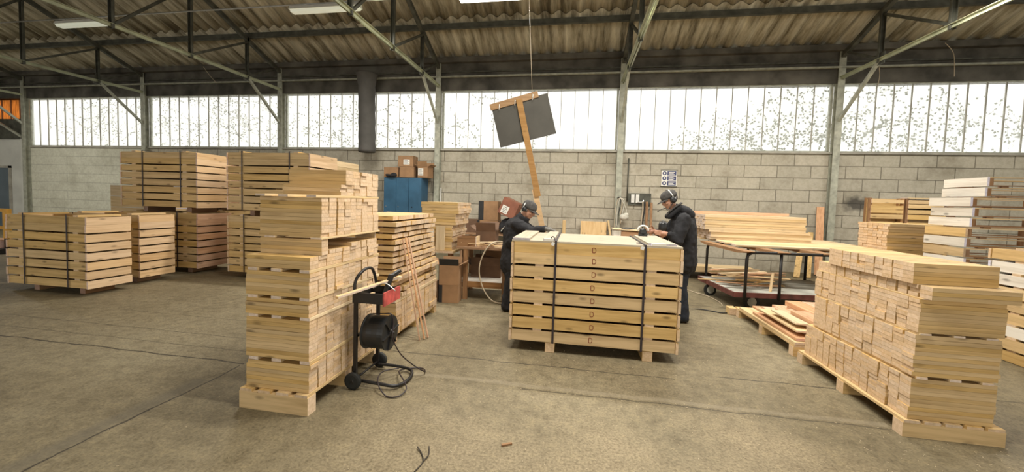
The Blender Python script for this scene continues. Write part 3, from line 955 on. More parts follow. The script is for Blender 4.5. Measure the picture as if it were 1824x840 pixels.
def board_stack(kind, mesh, l, w, t, x0, tiers, limit, where, jit=0.006, rest_label='', hole=None, seed=0, tone='pine_x', gapz=0.0):
    """tiers: (z0, layers, y0, y1, dx, name of the tier). Boards lie across (along X), side by side in depth. The ones that show largest are things of
    their own, the rest of the pile is one object."""
    rn = random.Random(seed)
    items = []
    for ti, (z0, nl, y0, y1, dx, nm) in enumerate(tiers):
        nc = max(1, int(round((y1 - y0) / w)))
        ww = (y1 - y0) / nc
        for c in range(nc):
            cj = rn.uniform(-0.3, 1.0) * jit
            run = 0
            for k in range(nl):
                if run == 0:
                    run = rn.randint(2, 7)
                    sh = rn.choice((0.0008, 0.0008, 0.001, 0.004, 0.010, 0.016))
                    rj = rn.uniform(-1, 1) * jit * 0.8
                    sy = rn.uniform(-0.45, 0.45) * sh
                run -= 1
                if hole and hole(ti, c, k, nc):
                    continue
                x = x0 + l / 2 + dx + cj + rj + rn.uniform(-1, 1) * jit * 0.25
                if rn.random() < 0.05: x += rn.uniform(-1.5, 2.2) * jit
                y = y0 + ww * (c + 0.5)
                z = z0 + k * (t + gapz)
                pri = (y0 + ww * c) - (2.0 if c == 0 else 0) - (0.6 if k == nl - 1 and ti == len(tiers) - 1 else 0)
                items.append((pri, x, y + sy, z, nm, ww, sh))
    items.sort(key=lambda q: q[0])
    for (pri, x, y, z, nm, ww, sh) in items[:limit]:
        o = bpy.data.objects.new(kind, mesh)
        C.objects.link(o)
        o.location = (x, y, z + 0.0002)
        o.scale = (1, (ww - sh) / w, 1)
        o['label'] = 'sawn pine board in the %s of %s' % (nm, where)
        o['category'] = 'board'
        o['group'] = 'boards in the %s of %s' % (nm, where)
    if items[limit:]:
        bm = nb()
        for (pri, x, y, z, nm, ww, sh) in items[limit:]:
            box(bm, x - l / 2, x + l / 2, y - (ww - sh) / 2, y + (ww - sh) / 2, z + 0.0006, z + t)
        single(kind, bm, tone, rest_label, 'boards', kind='stuff')
    return items

def battens(zs, xs, y0, y1, th, wd, where, tone='pale_y'):
    """thin battens laid between two tiers"""
    for i, x in enumerate(xs):
        bm = nb(); box(bm, x - wd / 2, x + wd / 2, y0, y1, zs, zs + th - 0.0012)
        single('spacer_batten', bm, tone, 'thin batten %s' % where, 'batten', 'battens laid ' + where, bev=0.0015)

# tall stack beside the cable reel
T_ = 0.0292
NLX, NLL = -2.36, 0.515
mesh_nl = board_mesh('short_board', NLL, 0.096, T_ - 0.0012, 'pine_x')
pallet('pallet', 'low pallet with a solid front board under the tall board stack by the reel', NLX - 0.03, NLX + NLL + 0.015, 2.44, 3.46, 0.15, 'pine', 3, 'y', 0.0, 4)
WNL = 'the tall stack by the reel'
tiers = [(0.152, 7, 2.47, 3.45, 0.0, 'lowest tier'), (0.385, 10, 2.47, 3.45, -0.004, 'second tier'), (0.703, 4, 2.47, 3.45, 0.0, 'third tier'),
         (0.845, 6, 2.47, 3.45, 0.0, 'fourth tier'), (1.046, 3, 2.48, 3.45, -0.002, 'fifth tier'), (1.134, 4, 2.60, 3.42, 0.0, 'sixth tier'),
         (1.268, 10, 2.60, 3.42, 0.006, 'seventh tier'), (1.581, 3, 2.83, 3.42, 0.0, 'eighth tier'), (1.669, 4, 2.90, 3.42, 0.005, 'topmost tier')]
board_stack('short_board', mesh_nl, NLL, 0.096, T_, NLX, tiers, 298, WNL, 0.007,
            'pine boards filling the rear of the tall stack by the reel', hole=lambda ti, c, k, nc: ti == 5 and 1 <= c <= nc - 1 and k >= (1 if c < 4 else 2), seed=21)
for z, th, y0, y1, nm in ((0.3575, 0.0265, 2.455, 3.47, 'between the two lowest tiers of'), (0.678, 0.024, 2.455, 3.47, 'between the second and third tiers of'),
                          (0.8205, 0.0235, 2.45, 3.47, 'between the third and fourth tiers of'), (1.021, 0.024, 2.45, 3.46, 'between the fourth and fifth tiers of'),
                          (1.561, 0.0195, 2.52, 3.44, 'between the seventh and eighth tiers of')):
    battens(z, (NLX + 0.06, NLX + 0.25, NLX + NLL - 0.035), y0 + 0.018, y1, th, 0.08, nm + ' ' + WNL)
battens(1.2515, (NLX + 0.1, NLX + NLL - 0.03), 2.585, 3.45, 0.016, 0.09, 'over the open hollow of ' + WNL)
bm = nb(); box(bm, NLX + 0.3, NLX + NLL - 0.01, 3.405, 3.418, 1.195, 1.2505)
single('end_piece', bm, 'pale_x', 'small upright board closing the far end of the hollow in the tall stack', 'board', bev=0.002)

# right-hand stack in the foreground
RX, RL = 2.375, 0.51
mesh_r = board_mesh('sawn_board', RL, 0.098, T_ - 0.0012, 'pine_x')
pallet('pallet', 'long low pallet jutting out under the right foreground board stack', RX - 0.04, RX + RL + 0.06, 3.13, 4.47, 0.122, 'pine', 3, 'y', 0.0, 5)
WR = 'the right foreground stack'
tiers = [(0.124, 10, 3.15, 4.42, -0.004, 'lowest tier'), (0.436, 10, 3.15, 4.34, 0.008, 'second tier'), (0.745, 8, 3.15, 4.36, 0.022, 'third tier'),
         (0.989, 3, 3.09, 4.36, 0.032, 'fourth tier'), (1.078, 5, 3.21, 4.16, 0.006, 'topmost tier')]
board_stack('sawn_board', mesh_r, RL, 0.098, T_, RX, tiers, 298, WR, 0.006, 'pine boards at the far end of the right foreground stack', seed=22)
for z, th, y1, nm in ((0.4165, 0.019, 4.36, 'between the two lowest tiers of'), (0.7285, 0.016, 4.34, 'between the second and third tiers of'), (0.9788, 0.0098, 4.35, 'between the third and fourth tiers of')):
    battens(z, (RX + 0.06, RX + 0.26, RX + 0.45), 3.14, y1, th, 0.07, nm + ' ' + WR)

# second stack, behind the reel
S2X, S2L = -2.56, 0.66
mesh_s2 = board_mesh('thick_board', S2L, 0.138, 0.046, 'pine_x')
pallet('pallet', 'pallet under the stepped board stack behind the reel', S2X, -1.88, 3.87, 5.18, 0.10, 'pine', 3, 'y', 0.0, 4)
WS2 = 'the stepped stack behind the reel'
rn = random.Random(5)
tiers = [(0.102, 7, 3.9, 5.16, 0.02, 'low bundle')]
for k in range(14):
    tiers.append((0.478 + 0.0655 * k, 1, 3.9 + (0.02 if k % 2 else 0), 5.12 if k > 5 else 5.16, rn.choice((-0.02, 0.0, 0.015, 0.03)) if k < 8 else rn.choice((-0.03, -0.01, 0.01)), 'stepped upper part'))
board_stack('thick_board', mesh_s2, S2L, 0.138, 0.0475, S2X, tiers, 298, WS2, 0.012, '', seed=23)
for k in range(14):
    z = 0.478 + 0.0655 * k
    if k: battens(z - 0.0182, (S2X + 0.08, -2.08), 3.95, 5.1, 0.0175, 0.05, 'inside the stepped stack behind the reel', 'brown_y')
bm = nb(); box(bm, -1.99, -1.875, 3.9, 5.17, 0.4375, 0.4765)
single('spacer_batten', bm, 'pale_y', 'long pale batten along the foot of the stepped stack', 'batten', bev=0.002)
bm = nb(); box(bm, S2X, S2X + 0.1, 3.9, 5.17, 0.4375, 0.4765)
single('spacer_batten', bm, 'pale_y', 'hidden batten on the far side of the stepped stack', 'batten', bev=0.002)
for i, (bx, by, tx, ty, tz) in enumerate(((-1.655, 4.05, -1.845, 3.99, 1.13), (-1.62, 4.10, -1.845, 4.06, 1.14), (-1.595, 4.145, -1.845, 4.13, 1.135))):
    bm = nb(); beam(bm, (bx, by, 0.008), (tx, ty, tz), 0.026, 0.013)
    single('thin_strip', bm, 'pink_z', ('left', 'middle', 'right')[i] + ' one of three thin wooden strips leaning on the stepped stack', 'strip', 'strips leaning on the stepped stack', bev=0.0015)

# third stack, on a trestle behind it
mesh_s3 = board_mesh('wide_board', 0.62, 0.155, 0.043, 'pine_x')
rn = random.Random(9)
tiers = [(0.752 + 0.0455 * k, 1, 6.04, 6.82, rn.uniform(-0.012, 0.012) + (0.05 if 8 < k < 13 else (0.09 if k >= 13 else 0)), 'pile') for k in range(17)]
board_stack('wide_board', mesh_s3, 0.62, 0.155, 0.0455, -2.57, tiers, 298, 'high boards on the trestle behind the stepped stack', 0.006, '', seed=24)
tr = thing('trestle', 'low wooden trestle carrying the pile behind the stepped stack', 'trestle', (-2.1, 6.25, 0))
bm = nb(); box(bm, -2.62, -1.90, 5.95, 6.88, 0.715, 0.75); obj('top', bm, 'pine_y', tr, True, 0.003)
for x, y in ((-2.56, 6.02), (-1.96, 6.02), (-2.56, 6.82), (-1.96, 6.82)):
    bm = nb(); box(bm, x - 0.035, x + 0.035, y - 0.035, y + 0.035, 0.0005, 0.714); obj('leg', bm, 'brown_z', tr, True, 0.003)
for (x0, x1, z1, lab, tn_) in ((-2.40, -2.25, 1.09, 'pale upright panel leaning on the pile above the trestle, left one', 'white_z'), (-2.21, -2.06, 1.14, 'narrow upright board leaning on the pile above the trestle, right one', 'pale_z')):
    bm = nb(); box(bm, x0, x1, 5.985, 6.01, 0.7515, z1, rot_about((0, 6.0, 0.75), -0.04))
    single('short_board', bm, tn_, lab, 'board', bev=0.003)

# low pallet with reddish boards, in front of the cart
WLP = 'the low reddish pile by the right foreground stack'
pallet('pallet', 'low pallet under the stepped reddish boards', 2.36, 3.4, 4.60, 6.12, 0.125, 'pine', 3, 'y', 0.0, 5)
bars = [  # x0,x1,y0,y1,z,th,tone
    (2.37, 2.55, 4.60, 6.05, 0.127, 0.03, 'pale_y'), (2.56, 2.74, 4.62, 6.1, 0.127, 0.05, 'pink_y'), (2.75, 2.95, 4.61, 6.1, 0.127, 0.05, 'pink_y'), (2.96, 3.2, 4.61, 6.1, 0.127, 0.05, 'pink_y'),
    (2.40, 2.56, 4.64, 5.7, 0.16, 0.03, 'pink_y'), (2.57, 2.76, 4.62, 5.85, 0.179, 0.055, 'pink_y'), (2.77, 2.96, 4.61, 6.0, 0.179, 0.055, 'pink_y'), (2.97, 3.2, 4.61, 6.0, 0.179, 0.055, 'pink_y'),
    (2.43, 2.58, 4.70, 5.62, 0.236, 0.022, 'pale_y'), (2.60, 2.80, 4.62, 5.55, 0.236, 0.06, 'pink_y'), (2.81, 3.0, 4.61, 5.7, 0.236, 0.06, 'pink_y'), (3.01, 3.2, 4.61, 5.7, 0.236, 0.06, 'pink_y'),
    (2.46, 2.60, 4.78, 5.35, 0.298, 0.02, 'pale_y'), (2.61, 2.80, 4.62, 5.2, 0.298, 0.06, 'pink_y'), (2.81, 3.0, 4.61, 5.75, 0.298, 0.06, 'pink_y'), (3.01, 3.2, 4.61, 5.75, 0.298, 0.06, 'pink_y')]
for i, (x0, x1, y0, y1, z, th, tn_) in enumerate(bars):
    if x0 < 2.5 and z > 0.13:
        pass
    bm = nb(); box(bm, x0, x1, y0, y1, z, z + th)
    lab = ('pale thin board jutting left from ' if tn_ == 'pale_y' else 'reddish board lying in ') + WLP
    single('reddish_board' if tn_ == 'pink_y' else 'jutting_board', bm, tn_, lab, 'board', ('pale boards jutting from ' if tn_ == 'pale_y' else 'reddish boards of ') + WLP, bev=0.003)
for x0, y0, lab in ((2.28, 6.16, 'small square offcut on the floor at the far end of the reddish pile'), (2.40, 6.14, 'second small offcut beside the first at the far end of the reddish pile')):
    bm = nb(); box(bm, x0, x0 + 0.1, y0, y0 + 0.14, 0.0005, 0.105); single('offcut', bm, 'pine_y', lab, 'offcut', bev=0.003)

# pale stack right of the cart
mesh_sr = board_mesh('plank_piece', 0.78, 0.115, 0.043, 'pine_x')
tiers = [(0.125 + 0.0455 * k, 1, 7.2, 7.86, rn.uniform(-0.02, 0.02), 'pile') for k in range(27)] + [(0.125 + 0.0455 * 27, 1, 7.18, 7.9, 0.02, 'pile')]
pallet('pallet', 'pallet under the square pale stack right of the cart', 4.92, 5.74, 7.2, 7.86, 0.12, 'pine', 3, 'y', 0.0, 4)
board_stack('plank_piece', mesh_sr, 0.78, 0.115, 0.0455, 4.94, [(t_[0], 1, t_[2], t_[3], t_[4] * 0.3, t_[5]) for t_ in tiers], 298, 'square pale boards right of the cart', 0.004, '', seed=25)

# slatted crates against the wall behind it
for i, (x, w, lab) in enumerate(((5.85, 0.56, 'narrow open slatted crate against the wall, left of the pair'), (6.5, 0.7, 'wider boarded crate against the wall, right of the pair'))):
    t = thing('slatted_crate', lab, 'crate', (x, 9.0, 0), 0)
    for z in (1.56, 1.64, 1.76):
        bm = nb(); box(bm, x, x + w, 9.0, 9.02, z, z + (0.07 if i == 0 or z > 1.7 else 0.11)); obj('front_slat', bm, 'pine_x', t, True, 0.003)
    for z in (0.1, 0.3, 0.5, 0.7, 0.9, 1.1, 1.3, 1.45):
        bm = nb(); box(bm, x, x + w, 9.0, 9.02, z, z + 0.09); obj('front_slat', bm, 'pine_x', t, True, 0.003)
    for dx in (-0.03, w - 0.02):
        bm = nb(); box(bm, x + dx, x + dx + 0.05, 9.021, 9.07, 0.0005, 1.86); obj('post', bm, 'brown_z', t, True, 0.003)
        bm = nb(); box(bm, x + dx, x + dx + 0.05, 9.12, 9.16, 0.0005, 1.86); obj('post', bm, 'brown_z', t, True, 0.003)
        bm = nb(); box(bm, x + dx + 0.015, x + dx + 0.03, 9.071, 9.119, 0.1, 1.84); obj('side_panel', bm, 'pine_y', t, True)
    bm = nb(); box(bm, x, x + w, 9.161, 9.18, 0.05, 1.85); obj('back_panel', bm, 'pine_x', t, True)
    bm = nb(); box(bm, x - 0.03, x + w + 0.03, 8.99, 9.18, 1.862, 1.88); obj('rim', bm, 'pale_x', t, True) if i else bm.free()
# ------------------------------------------------------------------ platform cart with planks
ang = 0.10
cart = thing('platform_cart', 'tall tubular platform cart with a low deck, carrying long planks', 'cart', (2.45, 6.45, 0), ang)
CL, CWD = 1.95, 1.3
bm = nb(); box(bm, 0.0, CL, 0.0, CWD, 0.262, 0.287); obj('deck', bm, 'deck_grey', cart, bev=0.004)
bm = nb()
box(bm, -0.02, CL + 0.02, -0.03, -0.001, 0.215, 0.29); box(bm, -0.02, CL + 0.02, CWD + 0.001, CWD + 0.03, 0.215, 0.29)
box(bm, -0.03, -0.001, 0, CWD, 0.215, 0.288); box(bm, CL + 0.001, CL + 0.03, 0, CWD, 0.215, 0.288)
obj('deck_frame', bm, 'deck_red', cart, bev=0.003)
for y in (-0.05, CWD + 0.02):
    bm = nb()
    pts = [(0.12, y, 0.18), (0.12, y, 0.80), (0.135, y, 0.87), (0.19, y, 0.905), (0.3, y, 0.91), (1.7, y, 0.91), (1.81, y, 0.905), (1.865, y, 0.87), (1.88, y, 0.80), (1.88, y, 0.18)]
    tube(bm, pts, 0.022, 10)
    obj('hoop', bm, 'black_metal', cart)
    bm = nb(); tube(bm, [(0.62 if y < 0 else 0.85, y, 0.2), (0.62 if y < 0 else 0.85, y, 0.91)], 0.02, 10); obj('hoop_post', bm, 'black_metal', cart)
for x, y, r_ in ((0.06, 0.98, 0.105), (0.32, 0.13, 0.115), (1.7, 0.13, 0.115), (1.7, 1.2, 0.115)):
    bm = nb()
    lathe(bm, (x, y - 0.022, r_ + 0.001), (x, y + 0.022, r_ + 0.001), [(0, r_ * 0.86), (0.006, r_), (0.038, r_), (0.044, r_ * 0.86)], 24)
    w_ = obj('wheel', bm, 'rubber', cart)
    bm = nb(); lathe(bm, (x, y - 0.026, r_ + 0.001), (x, y + 0.026, r_ + 0.001), [(0, r_ * 0.3), (0.002, r_ * 0.6), (0.05, r_ * 0.6), (0.052, r_ * 0.3)], 18); obj('hub', bm, 'deck_grey', w_)
    bm = nb()
    for s in (-1, 1): box(bm, x - 0.03, x + 0.03, y + s * 0.033 - 0.003, y + s * 0.033 + 0.003, r_ * 0.9, 0.2615)
    obj('fork', bm, 'deck_grey', w_)
bm = nb()
for i, x in enumerate((0.0, 0.5, 1.15, 1.7)):
    prism(bm, [(x + 0.05, -0.13, 0.932), (x + 0.05, CWD + 0.25, 0.932), (x + 0.05, CWD + 0.1, 0.90), (x + 0.05, CWD - 0.05, 0.885), (x + 0.05, 0.1, 0.885), (x + 0.05, -0.03, 0.90)], (0.16, 0, 0))
obj('cross_bearer', bm, 'brown_y', cart)
rn = random.Random(4)
for j in range(9):
    y0 = 7.02 + 0.215 * j
    x0 = 2.72 - 0.03 * j + rn.uniform(-0.04, 0.05) - (0.06 if j % 3 == 0 else 0)
    bm = nb(); box(bm, x0, x0 + 2.45 + rn.uniform(-0.1, 0.1), y0, y0 + 0.205, 0.934, 0.966 + 0.002 * (j % 2))
    single('cart_plank', bm, 'pale_x', '%s of the wide planks laid side by side on the cart, counted from the front' % ['first', 'second', 'third', 'fourth', 'fifth', 'sixth', 'seventh', 'eighth', 'ninth'][j], 'plank', 'wide planks on the cart', bev=0.004)
mesh_lb = board_mesh('long_board', 1.72, 0.128, 0.044, 'pale_x')
tiers = [(0.970 + 0.0465 * k, 1, 7.92, 8.94, 0.05 if k < 3 else (0.03 if k == 3 else -0.06), 'pile') for k in range(10)]
board_stack('long_board', mesh_lb, 1.72, 0.128, 0.0462, 2.47, tiers, 298, 'long boards heaped on the planks of the cart', 0.01, '', seed=26)
bm = nb(); box(bm, 2.35, 4.15, 8.55, 8.68, 1.437, 1.49); single('long_board', bm, 'pink_x', 'single reddish board lying on top at the back of the cart pile', 'board', bev=0.003)
# scrap on the low deck
rn = random.Random(8)
for i in range(22):
    a = rn.uniform(-0.25, 0.6) + ang
    ln = rn.uniform(0.4, 0.95)
    cx, cy, z = 2.62 + rn.uniform(0, 0.8) * (1 if i % 3 else 0.4), 6.75 + rn.uniform(0, 0.95), 0.2885 + 0.0125 * i
    bm = nb()
    box(bm, cx - ln / 2, cx + ln / 2, cy - 0.028, cy + 0.028, z, z + 0.0118, rot_about((cx, cy, z), 0, 0, a))
    single('scrap_strip', bm, rn.choice(['pine_x', 'pale_x', 'pale_x', 'pink_x']), 'loose strip in the scrap heap on the low deck of the cart', 'offcut', 'scrap strips on the cart deck', bev=0.001)
bm = nb(); beam(bm, (3.02, 6.62, 0.29), (3.06, 6.66, 0.58), 0.035, 0.02); single('upright_strip', bm, 'pale_z', 'short strip standing upright in the scrap on the cart deck', 'offcut')

# planks along the foot of the wall
for j in range(6):
    bm = nb(); box(bm, 2.15 + 0.05 * (j % 3), 4.05 - 0.06 * (j % 2), 8.98 + 0.18 * j, 9.15 + 0.18 * j, 0.165, 0.20 + 0.003 * (j % 2))
    single('wall_plank', bm, 'pale_x', 'long plank of the low row lying on bearers at the foot of the wall', 'plank', 'low planks at the foot of the wall', bev=0.003)
for x in (2.25, 3.1, 3.9):
    bm = nb(); box(bm, x - 0.06, x + 0.06, 8.98, 10.1, 0.0005, 0.164); single('bearer', bm, 'brown_y', 'dark bearer under the low planks at the foot of the wall', 'bearer', 'bearers under the low planks', bev=0.003)
# planks leaning on the wall
for b0, t0, w_, tn_, lab in (((5.09, 10.0, 0.01), (5.58, 10.82, 0.98), 0.12, 'pine_z', 'left one of two short planks leaning on the wall behind the cart'), ((5.34, 10.02, 0.01), (5.76, 10.82, 1.02), 0.11, 'pine_z', 'right one of two short planks leaning on the wall behind the cart'),
                             ((5.78, 10.45, 0.02), (5.95, 10.84, 1.66), 0.15, 'pink_z', 'tall reddish board leaning on the wall beside the last column')):
    bm = nb(); beam(bm, b0, t0, w_, 0.025, 0.0); single('leaning_plank', bm, tn_, lab, 'plank', bev=0.003)

# ------------------------------------------------------------------ reel cart
RXc = -1.745
reel = thing('cable_reel_cart', 'black two-wheeled reel cart with a tool tray, beside the tall board stack', 'reel cart', (RXc, 3.1, 0))
def at(*p): return p
for y in (2.91, 3.28):
    bm = nb(); box(bm, RXc - 0.014, RXc + 0.014, y - 0.012, y + 0.012, 0.07, 0.72); obj('upright', bm, 'black_metal', reel, True, 0.002)
    bm = nb(); lathe(bm, (RXc - 0.0, y - 0.055 if y < 3 else y + 0.02, 0.071), (RXc, y, 0.071) if y < 3 else (RXc, y + 0.1, 0.071), [(0, 0.052), (0.004, 0.066), (0.008, 0.07), (0.03, 0.07), (0.036, 0.06)], 28)
    w_ = obj('wheel', bm, 'rubber', reel, True)
    bm = nb(); yy = y - 0.058 if y < 3 else y + 0.058
    lathe(bm, (RXc, yy, 0.071), (RXc, yy + 0.006, 0.071), [(0, 0.012), (0.006, 0.02)], 12); obj('hub_cap', bm, 'black_metal', w_, True)
bm = nb(); tube(bm, [(RXc, 2.88, 0.071), (RXc, 3.33, 0.071)], 0.009, 8); obj('axle', bm, 'black_metal', reel, True)
bm = nb(); tube(bm, smooth_path([(RXc, 2.94, 0.05), (-1.55, 2.93, 0.045), (-1.42, 2.95, 0.03), (-1.37, 3.05, 0.022), (-1.37, 3.18, 0.022), (-1.42, 3.27, 0.03), (-1.55, 3.28, 0.045), (RXc, 3.27, 0.05)], 5), 0.014, 8)
o = obj('base_loop', bm, 'black_metal', reel, True)
bm = nb(); box(bm, RXc - 0.01, RXc + 0.01, 2.91, 3.28, 0.42, 0.44); obj('cross_bar', bm, 'black_metal', reel, True)
# drum
dc = (0, 3.05, 0.435)
bm = nb(); lathe(bm, (-1.715, dc[1], dc[2]), (-1.5, dc[1], dc[2]), [(0, 0.128), (0.006, 0.146), (0.014, 0.146), (0.02, 0.135), (0.055, 0.138), (0.10, 0.136), (0.15, 0.138), (0.185, 0.136), (0.19, 0.148), (0.205, 0.148)], 40)
drum = obj('drum', bm, 'black_plastic', reel, True)
bm = nb()
lathe(bm, (-1.51, dc[1], dc[2]), (-1.49, dc[1], dc[2]), [(0, 0.035), (0.012, 0.035), (0.018, 0.028)], 20)
for k in range(3):
    a = k * math.pi / 3 + 0.2
    beam(bm, (-1.505, dc[1] - 0.138 * math.cos(a), dc[2] - 0.138 * math.sin(a)), (-1.505, dc[1] + 0.138 * math.cos(a), dc[2] + 0.138 * math.sin(a)), 0.018, 0.012)
obj('spokes', bm, 'black_metal', drum, True)
bm = nb(); tube(bm, [(RXc, dc[1], dc[2]), (-1.47, dc[1], dc[2])], 0.012, 8); obj('spindle', bm, 'black_metal', reel, True)
# tray
bm = nb()
box(bm, -1.765, -1.50, 2.89, 3.18, 0.715, 0.725); box(bm, -1.765, -1.50, 2.89, 2.902, 0.7255, 0.80); box(bm, -1.765, -1.50, 3.168, 3.18, 0.7255, 0.80); box(bm, -1.765, -1.753, 2.9025, 3.1675, 0.7255, 0.80)
obj('tray', bm, 'black_metal', reel, True)
bm = nb(); box(bm, -1.4995, -1.487, 2.89, 3.18, 0.70, 0.81); obj('tray_end', bm, 'red_paint', reel, True, 0.002)['label'] = 'faded red end plate'
bm = nb(); tube(bm, smooth_path([(RXc, 2.915, 0.70), (RXc - 0.02, 2.92, 0.83), (RXc - 0.015, 2.94, 0.90), (RXc, 2.98, 0.945), (RXc, 3.06, 0.965), (RXc, 3.15, 0.955), (RXc, 3.2, 0.90), (RXc, 3.24, 0.80), (RXc, 3.24, 0.715)], 5), 0.013, 8)
obj('handle', bm, 'black_metal', reel, True)
bm = nb(); beam(bm, (-1.78, 2.70, 0.80), (-1.55, 3.32, 0.86), 0.035, 0.02); single('wooden_strip', bm, 'pale_x', 'pale wooden strip lying across the tray of the reel cart', 'strip', bev=0.002)
bm = nb(); beam(bm, (-1.735, 2.92, 0.735), (-1.72, 3.15, 0.735), 0.03, 0.018); single('wooden_strip', bm, 'pale_x', 'short offcut inside the tray of the reel cart', 'strip', bev=0.002)
bm = nb()
beam(bm, (-1.60, 3.12, 0.735), (-1.58, 3.20, 0.90), 0.045, 0.03); beam(bm, (-1.585, 3.19, 0.88), (-1.53, 3.27, 0.93), 0.035, 0.03)
t = single('strapping_tool', bm, 'black_plastic', 'black hand tool standing in the tray of the reel cart', 'tool', bev=0.004)
bm = nb(); tube(bm, smooth_path([(-1.66, 3.03, 0.81), (-1.55, 3.02, 0.86), (-1.46, 3.03, 0.80)]), 0.006, 6)
for v in bm.verts: v.co = v.co - t.location
obj('lever', bm, 'chrome', t)
bm = nb()
pts = smooth_path([(-1.66, 3.03, 0.592), (-1.56, 3.02, 0.602), (-1.492, 3.03, 0.60), (-1.478, 3.04, 0.52), (-1.472, 3.02, 0.40), (-1.43, 3.08, 0.25), (-1.36, 3.18, 0.12), (-1.28, 3.26, 0.03), (-1.34, 3.36, 0.012), (-1.44, 3.32, 0.02),
                   (-1.50, 3.22, 0.035), (-1.44, 3.1, 0.06), (-1.36, 3.0, 0.06), (-1.30, 2.92, 0.03), (-1.33, 2.83, 0.012), (-1.43, 2.82, 0.012), (-1.54, 2.90, 0.075), (-1.58, 3.06, 0.085), (-1.50, 3.2, 0.065)], 7)
tube(bm, pts, 0.0055, 6)
single('strapping_band', bm, 'strap', 'loose black band trailing from the reel in loops on the floor', 'band')

# ------------------------------------------------------------------ boxes, cabinet, benches
def carton(name, label, cx, cy, z, w, d, h, rz=0.0, mat='card', open_=False, lab=None, tape=True, tilt=0.0, group=None, dark_side=None):
    t = thing(name, label, 'box', (cx, cy, z), rz, group)
    t.rotation_euler = (0, tilt, rz)
    bm = nb(); th = 0.005
    box(bm, -w / 2, w / 2, -d / 2, -d / 2 + th, 0, h); box(bm, -w / 2, w / 2, d / 2 - th, d / 2, 0, h)
    box(bm, -w / 2, -w / 2 + th, -d / 2 + th, d / 2 - th, 0, h); box(bm, w / 2 - th, w / 2, -d / 2 + th, d / 2 - th, 0, h)
    box(bm, -w / 2 + th, w / 2 - th, -d / 2 + th, d / 2 - th, 0, th)
    obj('body', bm, mat, t)
    if open_:
        for s, a in ((-1, 0.35), (1, 0.5)):
            bm = nb(); box(bm, -w / 2 + 0.004, w / 2 - 0.004, -0.002, 0.002, 0, d * 0.45, Matrix.Translation((0, s * d / 2, h)) @ Matrix.Rotation(-s * a, 4, 'X')); obj('flap', bm, mat if s > 0 else 'black_card' if dark_side else mat, t)
        for s, a in ((-1, 0.9), (1, 1.05)):
            bm = nb(); box(bm, -0.002, 0.002, -d / 2 + 0.004, d / 2 - 0.004, 0, w * 0.4, Matrix.Translation((s * w / 2, 0, h)) @ Matrix.Rotation(s * a, 4, 'Y')); obj('flap', bm, mat, t)
    else:
        bm = nb(); box(bm, -w / 2, w / 2, -d / 2, -0.0015, h, h + 0.004); box(bm, -w / 2, w / 2, 0.0015, d / 2, h, h + 0.004); obj('flap', bm, mat, t)
        if tape:
            bm = nb(); box(bm, -w / 2 - 0.001, w / 2 + 0.001, -0.025, 0.025, h + 0.0042, h + 0.005); box(bm, -w / 2 - 0.0012, -w / 2 - 0.0004, -0.025, 0.025, h * 0.75, h + 0.005); box(bm, w / 2 + 0.0004, w / 2 + 0.0012, -0.025, 0.025, h * 0.75, h + 0.005)
            obj('tape', bm, 'tape', t)
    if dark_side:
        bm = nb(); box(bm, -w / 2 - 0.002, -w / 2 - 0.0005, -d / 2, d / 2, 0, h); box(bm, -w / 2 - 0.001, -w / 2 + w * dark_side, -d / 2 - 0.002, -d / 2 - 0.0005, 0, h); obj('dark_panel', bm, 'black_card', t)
    if lab:
        lx0, lx1, lz0, lz1 = lab
        bm = nb(); box(bm, lx0, lx1, -d / 2 - 0.002, -d / 2 - 0.0006, lz0, lz1); p = obj('paper_label', bm, 'paper', t)
        bm = nb()
        for i in range(4):
            zz = lz0 + (lz1 - lz0) * (0.15 + 0.2 * i)
            box(bm, lx0 + (lx1 - lx0) * 0.15, lx0 + (lx1 - lx0) * (0.85 - 0.15 * (i % 2)), -d / 2 - 0.0027, -d / 2 - 0.0021, zz, zz + (lz1 - lz0) * 0.06)
        obj('print', bm, 'ink', p)
    return t

cab = thing('steel_cabinet', 'blue steel locker with three doors standing against the wall', 'cabinet', (-4.81, 10.5, 0))
x0, x1, y0, y1, zt = -5.37, -4.25, 10.32, 10.80, 2.14
bm = nb(); box(bm, x0, x1, y0 + 0.02, y1, 0.08, zt); obj('body', bm, 'blue_steel', cab, True, 0.004)
bm = nb(); box(bm, x0 + 0.02, x1 - 0.02, y0 + 0.05, y1 - 0.02, 0.0, 0.079); obj('plinth', bm, 'black_metal', cab, True)
for i in range(3):
    a = x0 + (x1 - x0) * i / 3 + 0.006; b_ = x0 + (x1 - x0) * (i + 1) / 3 - 0.006
    bm = nb(); box(bm, a, b_, y0, y0 + 0.0195, 0.1, zt - 0.015); d_ = obj('door', bm, 'blue_steel', cab, True, 0.003)
    bm = nb(); lathe(bm, (b_ - 0.3 if i < 2 else b_ - 0.26, y0 - 0.014, 1.32), (b_ - 0.3 if i < 2 else b_ - 0.26, y0, 1.32), [(0, 0.012), (0.004, 0.016), (0.013, 0.01)], 12); h_ = obj('lock', bm, 'chrome' if i < 2 else 'black_metal', d_, False)
    h_.location = -cab.location
carton('cardboard_box', 'closed cardboard box under the labelled one on the blue cabinet', -4.70, 10.5, 2.146, 0.42, 0.36, 0.285, 0.05)
carton('cardboard_box', 'cardboard box with a white label, uppermost on the blue cabinet', -4.735, 10.5, 2.442, 0.44, 0.36, 0.30, 0.03, lab=(-0.06, 0.12, 0.06, 0.2))
carton('cardboard_box', 'open cardboard box with a tall label at the right end of the blue cabinet', -4.21, 10.5, 2.146, 0.30, 0.34, 0.30, -0.10, open_=True, lab=(-0.14, 0.02, 0.06, 0.26))
carton('cardboard_box', 'crooked cardboard box at the left end of the blue cabinet', -5.18, 10.52, 2.146, 0.42, 0.36, 0.27, 0.1, tape=False)
bm = nb()
